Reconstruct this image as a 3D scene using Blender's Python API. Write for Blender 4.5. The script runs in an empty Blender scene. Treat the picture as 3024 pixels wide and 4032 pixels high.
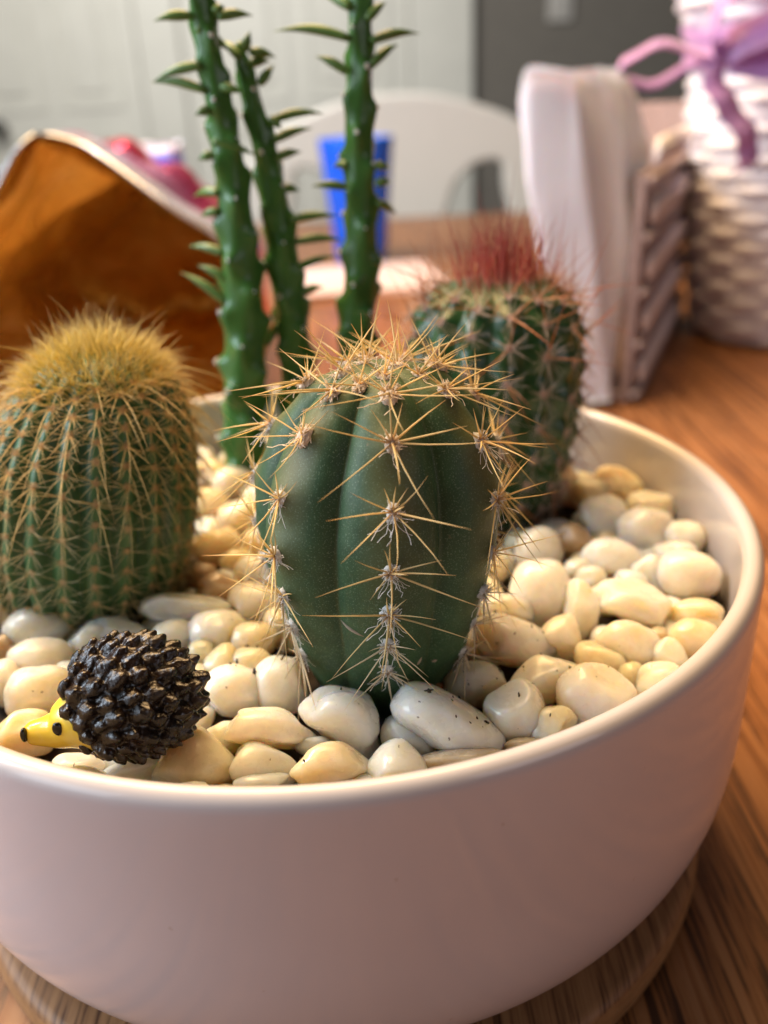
import bpy, math, random
from mathutils import Vector, Matrix, Euler, noise

U = 0.1                      # the scene is laid out in bowl radii; one bowl radius is 0.1 m
PI = math.pi
scene = bpy.context.scene
COL = scene.collection
V = Vector

# ------------------------------------------------------------------ helpers
class MB:
    """collects geometry (in bowl radii) and links it as one mesh object"""
    def __init__(self):
        self.v = []; self.f = []; self.t = []
    def add(self, verts, faces, tint=None):
        n = len(self.v)
        self.v.extend(verts)
        self.f.extend([tuple(i + n for i in q) for q in faces])
        self.t.extend(tint if tint else [(0.5, 0.5, 0.5)] * len(verts))
    def add_mb(self, other, M):
        self.add([M @ V(p) for p in other.v], other.f, other.t)
    def mesh(self, name, mat, smooth=True):
        me = bpy.data.meshes.new(name)
        me.from_pydata([(p[0] * U, p[1] * U, p[2] * U) for p in self.v], [], self.f)
        a = me.attributes.new('tint', 'FLOAT_COLOR', 'POINT')
        flat = []
        for t in self.t: flat.extend((t[0], t[1], t[2], 1.0))
        a.data.foreach_set('color', flat)
        if smooth: me.polygons.foreach_set('use_smooth', [True] * len(me.polygons))
        me.materials.append(mat)
        me.update()
        return me

def link(name, me, parent=None, loc=None, M=None):
    o = bpy.data.objects.new(name, me); COL.objects.link(o)
    if parent is not None: o.parent = parent
    if M is not None:
        M = M.copy(); M.translation = M.translation * U; o.matrix_local = M
    elif loc is not None:
        o.location = V(loc) * U
    return o

def tag(o, label, cat, group=None, kind=None):
    o['label'] = label; o['category'] = cat
    if group: o['group'] = group
    if kind: o['kind'] = kind
    return o

def empty(name, loc, label, cat, group=None):
    o = bpy.data.objects.new(name, None); COL.objects.link(o)
    o.location = V(loc) * U; o.empty_display_size = 0.01
    return tag(o, label, cat, group)

def frame_from(n, up=V((0, 0, 1))):
    n = n.normalized(); s = up.cross(n)
    if s.length < 1e-4: s = V((1, 0, 0))
    s.normalize(); t = n.cross(s)
    return Matrix((s, t, n)).transposed()

def tube(mb, pts, rad, sides=8, cap=True, tint=None, rnd=0.5):
    pts = [V(p) for p in pts]; n = len(pts); verts = []; faces = []; tt = []
    ref = V((0.31, 0.17, 0.93))
    for i, p in enumerate(pts):
        d = (pts[min(i + 1, n - 1)] - pts[max(i - 1, 0)])
        if d.length < 1e-9: d = V((0, 0, 1))
        d.normalize()
        s = d.cross(ref)
        if s.length < 1e-3: s = d.cross(V((1, 0, 0)))
        s.normalize(); w = d.cross(s)
        r = rad[i] if isinstance(rad, (list, tuple)) else rad
        for k in range(sides):
            a = 2 * PI * k / sides
            verts.append(p + (s * math.cos(a) + w * math.sin(a)) * r)
            tt.append((i / max(1, n - 1), rnd, 0.5))
    for i in range(n - 1):
        for k in range(sides):
            a = i * sides + k; b = i * sides + (k + 1) % sides
            faces.append((a, b, b + sides, a + sides))
    if cap:
        faces.append(tuple(range(sides))[::-1]); faces.append(tuple(range((n - 1) * sides, n * sides)))
    mb.add(verts, faces, tt)

def spine(mb, p, d, length, r, bend=V((0, 0, 0)), seg=3, sides=4, rnd=0.5):
    p = V(p); d = V(d).normalized()
    pts = []; rad = []
    for i in range(seg + 1):
        t = i / seg
        pts.append(p + d * (length * t) + bend * (length * t * t)); rad.append(r * (1 - 0.9 * t ** 1.4))
    tube(mb, pts, rad, sides, False, rnd=rnd)

def grid_surface(mb, fn, nu, nv, wrap=True, tintfn=None):
    verts = []; faces = []; tt = []
    for i in range(nu):
        for j in range(nv):
            u = i / (nu - 1); v = j / nv if wrap else j / (nv - 1)
            verts.append(fn(u, v)); tt.append(tintfn(u, v) if tintfn else (0.5, 0.5, 0.5))
    jm = nv if wrap else nv - 1
    for i in range(nu - 1):
        for j in range(jm):
            a = i * nv + j; b = i * nv + (j + 1) % nv
            faces.append((a, a + nv, b + nv, b))
    mb.add(verts, faces, tt)

def lathe(mb, prof, n=96, c=(0, 0)):
    grid_surface(mb, lambda u, v: V((c[0] + prof[round(u * (len(prof) - 1))][0] * math.cos(2 * PI * v),
                                     c[1] + prof[round(u * (len(prof) - 1))][0] * math.sin(2 * PI * v),
                                     prof[round(u * (len(prof) - 1))][1])), len(prof), n)

def box(mb, c, s, R=None):
    c = V(c); h = V(s) * 0.5; vs = []
    for x in (-1, 1):
        for y in (-1, 1):
            for z in (-1, 1):
                q = V((x * h.x, y * h.y, z * h.z))
                if R is not None: q = R @ q
                vs.append(c + q)
    mb.add(vs, [(0, 1, 3, 2), (4, 6, 7, 5), (0, 4, 5, 1), (2, 3, 7, 6), (0, 2, 6, 4), (1, 5, 7, 3)])

def bevel(o, w, seg=3):
    m = o.modifiers.new('bevel', 'BEVEL'); m.width = w * U; m.segments = seg; m.limit_method = 'ANGLE'
    return o

ICO = {}
def ico(level):
    if level not in ICO:
        import bmesh
        bm = bmesh.new(); bmesh.ops.create_icosphere(bm, subdivisions=level, radius=1)
        bm.verts.ensure_lookup_table()
        ICO[level] = ([v.co.copy() for v in bm.verts], [tuple(v.index for v in f.verts) for f in bm.faces]); bm.free()
    return ICO[level]

def interp(tab, x):
    if x <= tab[0][0]: return tab[0][1]
    for (a, fa), (b, fb) in zip(tab, tab[1:]):
        if x <= b: return fa + (fb - fa) * (x - a) / (b - a)
    return tab[-1][1]

def catmull(P, n):
    P = [V(p) for p in P]; out = []
    m = len(P) - 1
    for i in range(n):
        s = i / (n - 1) * m; k = min(int(s), m - 1); t = s - k
        p0 = P[max(k - 1, 0)]; p1 = P[k]; p2 = P[k + 1]; p3 = P[min(k + 2, m)]
        out.append(0.5 * (2 * p1 + (p2 - p0) * t + (2 * p0 - 5 * p1 + 4 * p2 - p3) * t * t + (3 * p1 - p0 - 3 * p2 + p3) * t ** 3))
    return out

# ------------------------------------------------------------------ materials
class NT:
    def __init__(self, name):
        self.m = bpy.data.materials.new(name); self.m.use_nodes = True
        self.t = self.m.node_tree; self.n = self.t.nodes; self.b = self.n['Principled BSDF']
    def node(self, kind, **kw):
        x = self.n.new(kind)
        for k, v in kw.items():
            if k in x.inputs: x.inputs[k].default_value = v
            else: setattr(x, k, v)
        return x
    def ln(self, a, b): self.t.links.new(a, b)
    def coord(self, scale=(1, 1, 1), rot=(0, 0, 0), kind='Object'):
        c = self.node('ShaderNodeTexCoord'); mp = self.node('ShaderNodeMapping')
        mp.inputs['Scale'].default_value = scale; mp.inputs['Rotation'].default_value = rot
        self.ln(c.outputs[kind], mp.inputs['Vector']); return mp.outputs['Vector']
    def noise(self, vec, scale, detail=4, rough=0.55, dist=0):
        x = self.node('ShaderNodeTexNoise', Scale=scale, Detail=detail, Roughness=rough, Distortion=dist)
        if vec is not None: self.ln(vec, x.inputs['Vector'])
        return x.outputs['Fac']
    def ramp(self, fac, stops, interp='LINEAR'):
        x = self.node('ShaderNodeValToRGB'); e = x.color_ramp.elements; x.color_ramp.interpolation = interp
        while len(e) < len(stops): e.new(0.5)
        for k, (p, c) in zip(e, stops):
            k.position = p; k.color = (*c, 1) if len(c) == 3 else c
        self.ln(fac, x.inputs['Fac']); return x.outputs['Color']
    def mix(self, fac, a, b, mode='MIX'):
        x = self.node('ShaderNodeMix'); x.data_type = 'RGBA'; x.blend_type = mode
        for s, val in ((x.inputs['Factor'], fac), (x.inputs['A'], a), (x.inputs['B'], b)):
            if hasattr(val, 'links'): self.ln(val, s)
            elif isinstance(val, (int, float)): s.default_value = val
            else: s.default_value = (*val, 1)
        # the colour sockets are the 6th/7th inputs of the Mix node
        return x
    def rgbmix(self, fac, a, b, mode='MIX'):
        x = self.node('ShaderNodeMix'); x.data_type = 'RGBA'; x.blend_type = mode
        A, B, F = x.inputs[6], x.inputs[7], x.inputs[0]
        for s, val in ((F, fac), (A, a), (B, b)):
            if hasattr(val, 'links'): self.ln(val, s)
            elif isinstance(val, (int, float)): s.default_value = val
            else: s.default_value = (*val, 1)
        return x.outputs[2]
    def math(self, op, a, b=None):
        x = self.node('ShaderNodeMath'); x.operation = op
        for s, val in ((x.inputs[0], a), (x.inputs[1], b)):
            if val is None: continue
            if hasattr(val, 'links'): self.ln(val, s)
            else: s.default_value = val
        return x.outputs[0]
    def bump(self, h, strength=0.3, dist=0.0005):
        x = self.node('ShaderNodeBump', Strength=strength, Distance=dist)
        self.ln(h, x.inputs['Height']); self.ln(x.outputs['Normal'], self.b.inputs['Normal'])
    def tint(self):
        a = self.node('ShaderNodeAttribute'); a.attribute_name = 'tint'
        s = self.node('ShaderNodeSeparateColor'); self.ln(a.outputs['Color'], s.inputs['Color'])
        return s.outputs
    def set(self, **kw):
        names = dict(color='Base Color', rough='Roughness', metal='Metallic', ior='IOR', sss='Subsurface Weight', sssr='Subsurface Radius', ssss='Subsurface Scale',
                     coat='Coat Weight', coatr='Coat Roughness', spec='Specular IOR Level', trans='Transmission Weight', sheen='Sheen Weight', alpha='Alpha', emit='Emission Color', emits='Emission Strength')
        for k, val in kw.items():
            s = self.b.inputs[names[k]]
            if hasattr(val, 'links'): self.ln(val, s)
            elif isinstance(val, tuple) and len(val) == 3 and s.type == 'RGBA': s.default_value = (*val, 1)
            else: s.default_value = val
        return self

def plain(name, color, rough=0.5, var=0.12, scale=120, **kw):
    m = NT(name); f = m.noise(m.coord(), scale)
    lo = tuple(c * (1 - var) for c in color); hi = tuple(min(1, c * (1 + var)) for c in color)
    m.set(color=m.ramp(f, [(0.3, lo), (0.7, hi)]), rough=rough, **kw)
    return m.m

# glazed ceramic
def mat_ceramic():
    m = NT('glazed_ceramic'); co = m.coord()
    f = m.noise(co, 25, 3)
    c = m.ramp(f, [(0.3, (0.515, 0.485, 0.49)), (0.7, (0.555, 0.525, 0.53))])
    d = m.ramp(m.noise(co, 330, 2), [(0.745, (0, 0, 0)), (0.775, (1, 1, 1))])
    c = m.rgbmix(m.math('MULTIPLY', d, 0.25), c, (0.3, 0.22, 0.15))
    m.set(color=c, rough=0.36, coat=0.6, coatr=0.10, spec=0.4)
    m.bump(m.noise(co, 40, 2), 0.02, 0.001)
    return m.m

def mat_bamboo():
    m = NT('bamboo_plies'); co = m.coord((1, 1, 1))
    # strips run towards the viewer, so their cut ends stripe the rounded edge
    st = m.noise(m.coord((900, 30, 30)), 1, 3, 0.6)
    fine = m.noise(m.coord((2600, 60, 200)), 1, 2, 0.7)
    top = m.ramp(m.math('ADD', m.math('MULTIPLY', st, 0.6), m.math('MULTIPLY', fine, 0.4)), [(0.38, (0.07, 0.028, 0.012)), (0.48, (0.26, 0.13, 0.055)), (0.68, (0.38, 0.205, 0.09))])
    al = m.noise(m.coord((30, 400, 700)), 1, 3, 0.6)
    bot = m.ramp(al, [(0.3, (0.26, 0.125, 0.045)), (0.7, (0.38, 0.20, 0.08))])
    c = m.node('ShaderNodeTexCoord'); s = m.node('ShaderNodeSeparateXYZ'); m.ln(c.outputs['Object'], s.inputs[0])
    w = m.noise(m.coord((350, 350, 350)), 1, 3)
    z = m.math('ADD', s.outputs['Z'], m.math('MULTIPLY', w, 0.0012))
    k = m.ramp(m.math('MULTIPLY', z, 100), [(0.895, (0, 0, 0)), (0.925, (1, 1, 1))])
    col = m.rgbmix(k, bot, top)
    m.set(color=col, rough=0.5, spec=0.3)
    m.bump(fine, 0.25, 0.0004)
    return m.m

def mat_table():
    m = NT('oiled_wood_planks')
    co = m.coord((1, 1, 1), (0, 0, math.radians(-8)))
    big = m.noise(m.coord((14, 1.6, 10), (0, 0, math.radians(-8))), 1, 3, 0.5, 0.6)
    mid = m.noise(m.coord((300, 8.0, 60), (0, 0, math.radians(-8))), 1, 5, 0.62, 1.2)
    fine = m.noise(m.coord((1300, 26, 140), (0, 0, math.radians(-8))), 1, 4, 0.65, 0.3)
    base = m.ramp(mid, [(0.30, (0.17, 0.065, 0.020)), (0.5, (0.33, 0.135, 0.045)), (0.65, (0.44, 0.21, 0.085))])
    dark = m.ramp(m.math('ADD', m.math('MULTIPLY', mid, 0.5), m.math('MULTIPLY', fine, 0.5)), [(0.445, (1, 1, 1)), (0.48, (0, 0, 0))])
    c = m.rgbmix(m.math('MULTIPLY', dark, 0.92), base, (0.040, 0.017, 0.008))
    c = m.rgbmix(m.ramp(big, [(0.35, (0.6, 0.6, 0.6)), (0.65, (0, 0, 0))]), c, m.rgbmix(0.5, c, (0.16, 0.06, 0.02)))
    br = m.node('ShaderNodeTexBrick'); m.ln(co, br.inputs['Vector'])
    br.inputs['Scale'].default_value = 1; br.inputs['Brick Width'].default_value = 0.14; br.inputs['Row Height'].default_value = 9
    br.inputs['Mortar Size'].default_value = 0.0008; br.offset = 0
    c = m.rgbmix(m.math('MULTIPLY', br.outputs['Fac'], 0.7), c, (0.03, 0.012, 0.006))
    m.set(color=c, rough=m.ramp(fine, [(0.3, (0.34,) * 3), (0.7, (0.46,) * 3)]), spec=0.45)
    m.bump(m.math('SUBTRACT', fine, m.math('MULTIPLY', br.outputs['Fac'], 0.5)), 0.15, 0.0004)
    return m.m

def mat_pebble(name, lo, hi, speck):
    m = NT(name); co = m.coord()
    oi = m.node('ShaderNodeObjectInfo')
    vm = m.node('ShaderNodeVectorMath'); vm.operation = 'ADD'
    m.ln(co, vm.inputs[0])
    cmb = m.node('ShaderNodeCombineXYZ'); m.ln(oi.outputs['Random'], cmb.inputs[0]); m.ln(oi.outputs['Random'], cmb.inputs[1]); m.ln(cmb.outputs[0], vm.inputs[1])
    vec = vm.outputs[0]
    f = m.noise(vec, 90, 5, 0.6, 0.8)
    c = m.ramp(f, [(0.3, lo), (0.68, hi)])
    c = m.rgbmix(m.ramp(oi.outputs['Random'], [(0, (0.0,) * 3), (1, (0.45,) * 3)]), c, m.rgbmix(0.5, c, (0.66, 0.60, 0.50)))
    rust = m.ramp(m.noise(vec, 55, 3), [(0.66, (0, 0, 0)), (0.78, (1, 1, 1))])
    c = m.rgbmix(m.math('MULTIPLY', rust, 0.35), c, (0.50, 0.27, 0.08))
    d = m.ramp(m.noise(vec, 900, 2, 0.5), [(speck, (0, 0, 0)), (speck + 0.03, (1, 1, 1))])
    c = m.rgbmix(m.math('MULTIPLY', d, 0.75), c, (0.07, 0.045, 0.03))
    m.set(color=c, rough=m.ramp(m.noise(vec, 300, 3), [(0.3, (0.17,) * 3), (0.7, (0.38,) * 3)]), coat=0.25, coatr=0.12, sss=1.0, sssr=(1.0, 0.70, 0.40), ssss=0.012, spec=0.5)
    m.bump(m.math('ADD', m.noise(vec, 220, 5, 0.65), m.math('MULTIPLY', m.noise(vec, 1000, 3), 0.4)), 0.3, 0.0006)
    return m.m

def mat_cactus(name, lo, hi, ridge, rough, speck=True, bumpd=0.0002):
    m = NT(name); co = m.coord(); t = m.tint()
    f = m.noise(co, 180, 5, 0.65)
    c = m.ramp(f, [(0.3, lo), (0.7, hi)])
    big = m.noise(co, 38, 4, 0.6)
    c = m.rgbmix(m.ramp(big, [(0.38, (0.55,) * 3), (0.62, (0,) * 3)]), c, m.rgbmix(1.0, c, (0.62, 0.72, 0.70), 'MULTIPLY'))
    c = m.rgbmix(t[0], c, ridge)
    if speck:
        s = m.ramp(m.noise(co, 3600, 2, 0.5), [(0.58, (0, 0, 0)), (0.68, (1, 1, 1))])
        c = m.rgbmix(m.math('MULTIPLY', s, 0.35), c, (0.24, 0.33, 0.22))
        s2 = m.ramp(m.noise(co, 420, 3, 0.6), [(0.70, (0, 0, 0)), (0.76, (1, 1, 1))])
        c = m.rgbmix(m.math('MULTIPLY', s2, 0.5), c, (0.20, 0.16, 0.09))
    m.set(color=c, rough=rough, spec=0.4, sss=0.05, sssr=(0.3, 1, 0.3), ssss=0.001)
    m.bump(m.noise(co, 1500, 3), 0.25, bumpd)
    return m.m

def mat_spine(name, stops, glow=0.35, rough=0.4):
    m = NT(name); t = m.tint()
    c = m.ramp(t[0], stops)
    k = m.ramp(t[1], [(0, (0.72, 0.72, 0.72)), (1, (1.15, 1.15, 1.15))])
    c = m.rgbmix(1.0, c, k, 'MULTIPLY')
    m.set(color=c, rough=rough, spec=0.4)
    tr = m.node('ShaderNodeBsdfTranslucent'); m.ln(c, tr.inputs['Color'])
    mx = m.node('ShaderNodeMixShader'); mx.inputs[0].default_value = glow
    m.ln(m.b.outputs[0], mx.inputs[1]); m.ln(tr.outputs[0], mx.inputs[2])
    m.ln(mx.outputs[0], m.n['Material Output'].inputs['Surface'])
    return m.m

def mat_foil(name, stops, rough=0.3, bump=0.5, along='tint'):
    m = NT(name); co = m.coord(); t = m.tint()
    w = m.noise(co, 30, 4)
    k = m.math('ADD', t[0], m.math('MULTIPLY', m.math('SUBTRACT', w, 0.5), 0.16))
    m.set(color=m.ramp(k, stops), rough=rough, metal=0.75, spec=0.6)
    m.bump(m.noise(co, 45, 5, 0.6, 1.5), bump, 0.004)
    return m.m

CERAMIC = mat_ceramic(); BAMBOO = mat_bamboo(); TABLE = mat_table()
PEB = {
 'c': mat_pebble('pebble_cream', (0.74, 0.68, 0.57), (0.87, 0.83, 0.75), 0.735),
 'w': mat_pebble('pebble_white', (0.76, 0.72, 0.65), (0.88, 0.85, 0.79), 0.725),
 'g': mat_pebble('pebble_amber', (0.66, 0.53, 0.33), (0.80, 0.70, 0.50), 0.76),
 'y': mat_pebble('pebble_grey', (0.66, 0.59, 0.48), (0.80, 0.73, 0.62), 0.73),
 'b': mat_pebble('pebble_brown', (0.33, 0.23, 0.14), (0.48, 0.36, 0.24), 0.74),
}
SOIL = plain('potting_soil', (0.022, 0.014, 0.009), 0.9, 0.6, 600)
CRUMB = plain('soil_flake', (0.030, 0.020, 0.014), 0.75, 0.5, 900)
SKIN_A = mat_cactus('blue_green_skin', (0.023, 0.060, 0.023), (0.039, 0.094, 0.037), (0.105, 0.110, 0.040), 0.55)
SKIN_B = mat_cactus('ribbed_green_skin', (0.026, 0.075, 0.022), (0.045, 0.120, 0.038), (0.075, 0.17, 0.065), 0.36, False)
SKIN_C = mat_cactus('dark_green_skin', (0.010, 0.040, 0.010), (0.020, 0.072, 0.018), (0.022, 0.075, 0.022), 0.28, False)
SKIN_E = mat_cactus('glossy_stem_skin', (0.020, 0.085, 0.020), (0.058, 0.175, 0.030), (0.07, 0.18, 0.04), 0.27, False)
LEAF = mat_cactus('needle_leaf_skin', (0.045, 0.13, 0.028), (0.095, 0.21, 0.05), (0.20, 0.20, 0.04), 0.35, False)
SP_GOLD = mat_spine('golden_spine', [(0.0, (0.66, 0.42, 0.22)), (0.12, (0.82, 0.62, 0.28)), (0.6, (0.90, 0.75, 0.40)), (1.0, (0.74, 0.50, 0.20))], 0.4)
SP_PALE = mat_spine('pale_spine', [(0.0, (0.50, 0.36, 0.24)), (0.15, (0.70, 0.60, 0.42)), (0.7, (0.74, 0.62, 0.40)), (1.0, (0.58, 0.40, 0.18))], 0.25)
SP_YEL = mat_spine('yellow_hair_spine', [(0.0, (0.74, 0.56, 0.14)), (0.4, (0.90, 0.76, 0.26)), (1.0, (0.90, 0.78, 0.46))], 0.4)
SP_STRAW = mat_spine('straw_spine', [(0.0, (0.58, 0.40, 0.20)), (0.3, (0.76, 0.64, 0.36)), (1.0, (0.76, 0.70, 0.48))], 0.4)
SP_RED = mat_spine('red_spine', [(0.0, (0.74, 0.38, 0.28)), (0.25, (0.58, 0.13, 0.09)), (1.0, (0.34, 0.06, 0.06))], 0.3)
SP_ORANGE = mat_spine('orange_spine', [(0.0, (0.60, 0.33, 0.20)), (0.3, (0.62, 0.22, 0.07)), (1.0, (0.40, 0.10, 0.06))], 0.3)
SP_ASH = mat_spine('ashen_spine', [(0.0, (0.72, 0.56, 0.48)), (0.4, (0.80, 0.66, 0.56)), (1.0, (0.84, 0.72, 0.60))], 0.35)
WOOL = mat_spine('white_wool', [(0.0, (0.90, 0.88, 0.85)), (1.0, (0.95, 0.94, 0.92))], 0.5, 0.9)
WOOL_TAN = mat_spine('tan_wool', [(0.0, (0.86, 0.74, 0.60)), (1.0, (0.93, 0.83, 0.71))], 0.45, 0.9)
WOOL_YEL = mat_spine('yellow_wool', [(0.0, (0.66, 0.45, 0.22)), (1.0, (0.80, 0.62, 0.34))], 0.3, 0.9)
WOOL_PINK = mat_spine('pinkish_wool', [(0.0, (0.66, 0.48, 0.42)), (1.0, (0.82, 0.66, 0.58))], 0.4, 0.9)
RESIN = None

# ------------------------------------------------------------------ the setting
TZ = -0.90                       # table top height
m = MB(); box(m, (0, 3.4, TZ - 0.15), (20, 19, 0.3))
table = empty('wooden_table', (0, 3.4, TZ - 7.5), 'reddish brown wooden table under the cactus bowl', 'table')
def child(name, mb, mat, parent, smooth=True):
    """a part whose geometry was laid out in scene coordinates"""
    base = parent.location / U
    p = parent
    while p.parent is not None:
        p = p.parent; base = base + p.location / U
    mb.v = [V(q) - base for q in mb.v]
    return link(name, mb.mesh(name, mat, smooth), parent)
o = child('tabletop', m, TABLE, table, False); bevel(o, 0.03)
for sx in (-9, 9):
    for y in (-5, 11.8):
        lm = MB(); box(lm, (sx, y, TZ - 3.9), (0.7, 0.7, 7.2)); child('leg', lm, TABLE, table, False)

FLOORZ = -8.4
m = MB(); m.add([V((-60, -40, FLOORZ)), V((60, -40, FLOORZ)), V((60, 35.4, FLOORZ)), V((-60, 35.4, FLOORZ))], [(0, 1, 2, 3)])
o = link('floor', m.mesh('floor', plain('floor_boards', (0.22, 0.19, 0.17), 0.5), False)); o['kind'] = 'structure'
m = MB(); m.add([V((-60, 35.4, FLOORZ)), V((60, 35.4, FLOORZ)), V((60, 35.4, 17)), V((-60, 35.4, 17))], [(0, 1, 2, 3)])
o = link('wall', m.mesh('wall', plain('taupe_wall_paint', (0.16, 0.145, 0.125), 0.8, 0.05, 20), False)); tag(o, 'dark taupe painted wall beyond the white chair', 'wall', kind='structure')
DOORW = plain('door_white_paint', (0.635, 0.625, 0.565), 0.45, 0.04, 10)
def door(x0, x1, label, knob=None):
    d = empty('panel_door', ((x0 + x1) / 2, 35.2, FLOORZ), label, 'door', 'white panel doors on the far wall')
    mb = MB(); w = x1 - x0; cx = (x0 + x1) / 2; H = 20
    box(mb, (cx, 35.2, FLOORZ + H / 2), (w, 0.3, H)); o = child('door_leaf', mb, DOORW, d, False)
    for k in (-1, 1):
        pw = w / 2 - 1.3
        for z0, z1 in ((FLOORZ + 1.5, FLOORZ + 8.3), (FLOORZ + 9.4, FLOORZ + 18.6)):
            pm = MB(); c = V((cx + k * (pw / 2 + 0.45), 35.03, (z0 + z1) / 2))
            fm = MB()
            for dx in (-1, 1): box(fm, c + V((dx * (pw / 2), 0, 0)), (0.22, 0.12, z1 - z0 + 0.22))
            for dz in (-1, 1): box(fm, c + V((0, 0, dz * (z1 - z0) / 2)), (pw - 0.22, 0.12, 0.22))
            child('panel_moulding', fm, DOORW, d, False)
            box(pm, c + V((0, 0.0, 0)), (pw - 0.9, 0.14, z1 - z0 - 0.9)); bevel(child('raised_panel', pm, DOORW, d, False), 0.25, 2)
    if knob:
        km = MB(); vs, fs = ico(3); km.add([V((knob[0], 34.35, knob[1])) + V((p.x * 0.3, p.y * 0.22, p.z * 0.3)) for p in vs], fs)
        tube(km, [(knob[0], 35.05, knob[1]), (knob[0], 34.4, knob[1])], 0.12, 12)
        child('door_knob', km, plain('dark_bronze', (0.03, 0.026, 0.022), 0.35), d)
door(-15.0, -8.2, 'white panel door with a dark round knob, far left', (-13.62, 0.40))
door(-6.5, 1.9, 'white panel door directly behind the green stems and the chair')
for x0, x1 in ((-8.15, -6.55), (1.95, 4.3), (-16.6, -15.05)):
    m = MB(); box(m, ((x0 + x1) / 2, 35.15, FLOORZ + 10.3), (x1 - x0, 0.5, 20.6))
    o = link('door_casing', m.mesh('door_casing', DOORW, False)); o['kind'] = 'structure'; bevel(o, 0.1)
m = MB(); box(m, (7.55, 35.3, 3.7), (0.9, 0.15, 1.2))
sw = empty('light_switch', (7.55, 35.3, 3.1), 'pale light switch plate on the dark wall', 'switch')
bevel(child('switch_plate', m, plain('switch_plastic', (0.45, 0.43, 0.40), 0.4), sw, False), 0.05)
m = MB(); box(m, (7.55, 35.18, 3.7), (0.25, 0.12, 0.5)); child('rocker', m, plain('rocker_plastic', (0.5, 0.48, 0.45), 0.4), sw, False)

# ------------------------------------------------------------------ coaster and bowl
m = MB()
pr = [(0.001, TZ + 0.001)]
for k in range(7): a = -PI / 2 + k / 6 * PI / 2; pr.append((0.928 + 0.022 * math.cos(a), TZ + 0.023 + 0.022 * math.sin(a)))
for k in range(1, 6): pr.append((0.950 + 0.005 * math.sin(k / 5 * PI), TZ + 0.023 + 0.055 * k / 5))
for k in range(1, 9): a = k / 8 * PI / 2; pr.append((0.925 + 0.025 * math.cos(a), TZ + 0.078 + 0.025 * math.sin(a)))
pr.append((0.001, TZ + 0.103))
lathe(m, pr, 160)
co = bpy.data.objects.new('bamboo_coaster', None)
m.v = [V(p) - V((0, 0, TZ)) for p in m.v]
o = link('bamboo_coaster', m.mesh('bamboo_coaster', BAMBOO), None, (0, 0, TZ)); tag(o, 'round bamboo trivet under the white bowl', 'trivet')

BH = 0.7925; BB = TZ + 0.1035   # bowl bottom
pr = [(0.001, BB)]
a_, n_, rb = 0.30, 3.2, 0.42
H = -BB
out = []
for k in range(41):
    t = math.sin(k / 40 * PI / 2)
    z = -a_ - (H - a_) * t; r = rb + (1 - rb) * max(0, 1 - t ** n_) ** (1 / n_); out.append((r, z))
for r, z in out[::-1]: pr.append((r, z))
for k in range(1, 8): pr.append((1.0, -a_ + (a_ - 0.03) * k / 7))
for k in range(1, 11):                                       # rounded lip
    a = k / 10 * PI; pr.append((0.9775 + 0.0225 * math.cos(a) , -0.03 + 0.03 * math.sin(a)))
for k in range(1, 8): pr.append((0.955 - 0.004 * k / 7, -0.03 - 0.30 * k / 7))
for k in range(1, 20):
    t = k / 20; pr.append((0.951 * (1 - t ** 2.6) ** (1 / 2.6) if t < 1 else 0.001, -0.33 - 0.40 * t))
pr.append((0.001, -0.73))
m = MB(); lathe(m, pr, 192)
m.v = [V(p) - V((0, 0, BB)) for p in m.v]
o = link('ceramic_bowl', m.mesh('ceramic_bowl', CERAMIC), None, (0, 0, BB)); tag(o, 'glossy white round ceramic bowl planted with cacti', 'bowl')

# soil sheet
m = MB()
def soil(u, v):
    r = 0.001 + u * 0.952; a = 2 * PI * v; x, y = r * math.cos(a), r * math.sin(a)
    return V((x, y, -0.215 + 0.03 * noise.noise(V((x * 9, y * 9, 1))) + 0.012 * noise.noise(V((x * 40, y * 40, 2)))))
grid_surface(m, soil, 60, 140)
o = link('potting_soil', m.mesh('potting_soil', SOIL)); o['kind'] = 'structure'

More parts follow.
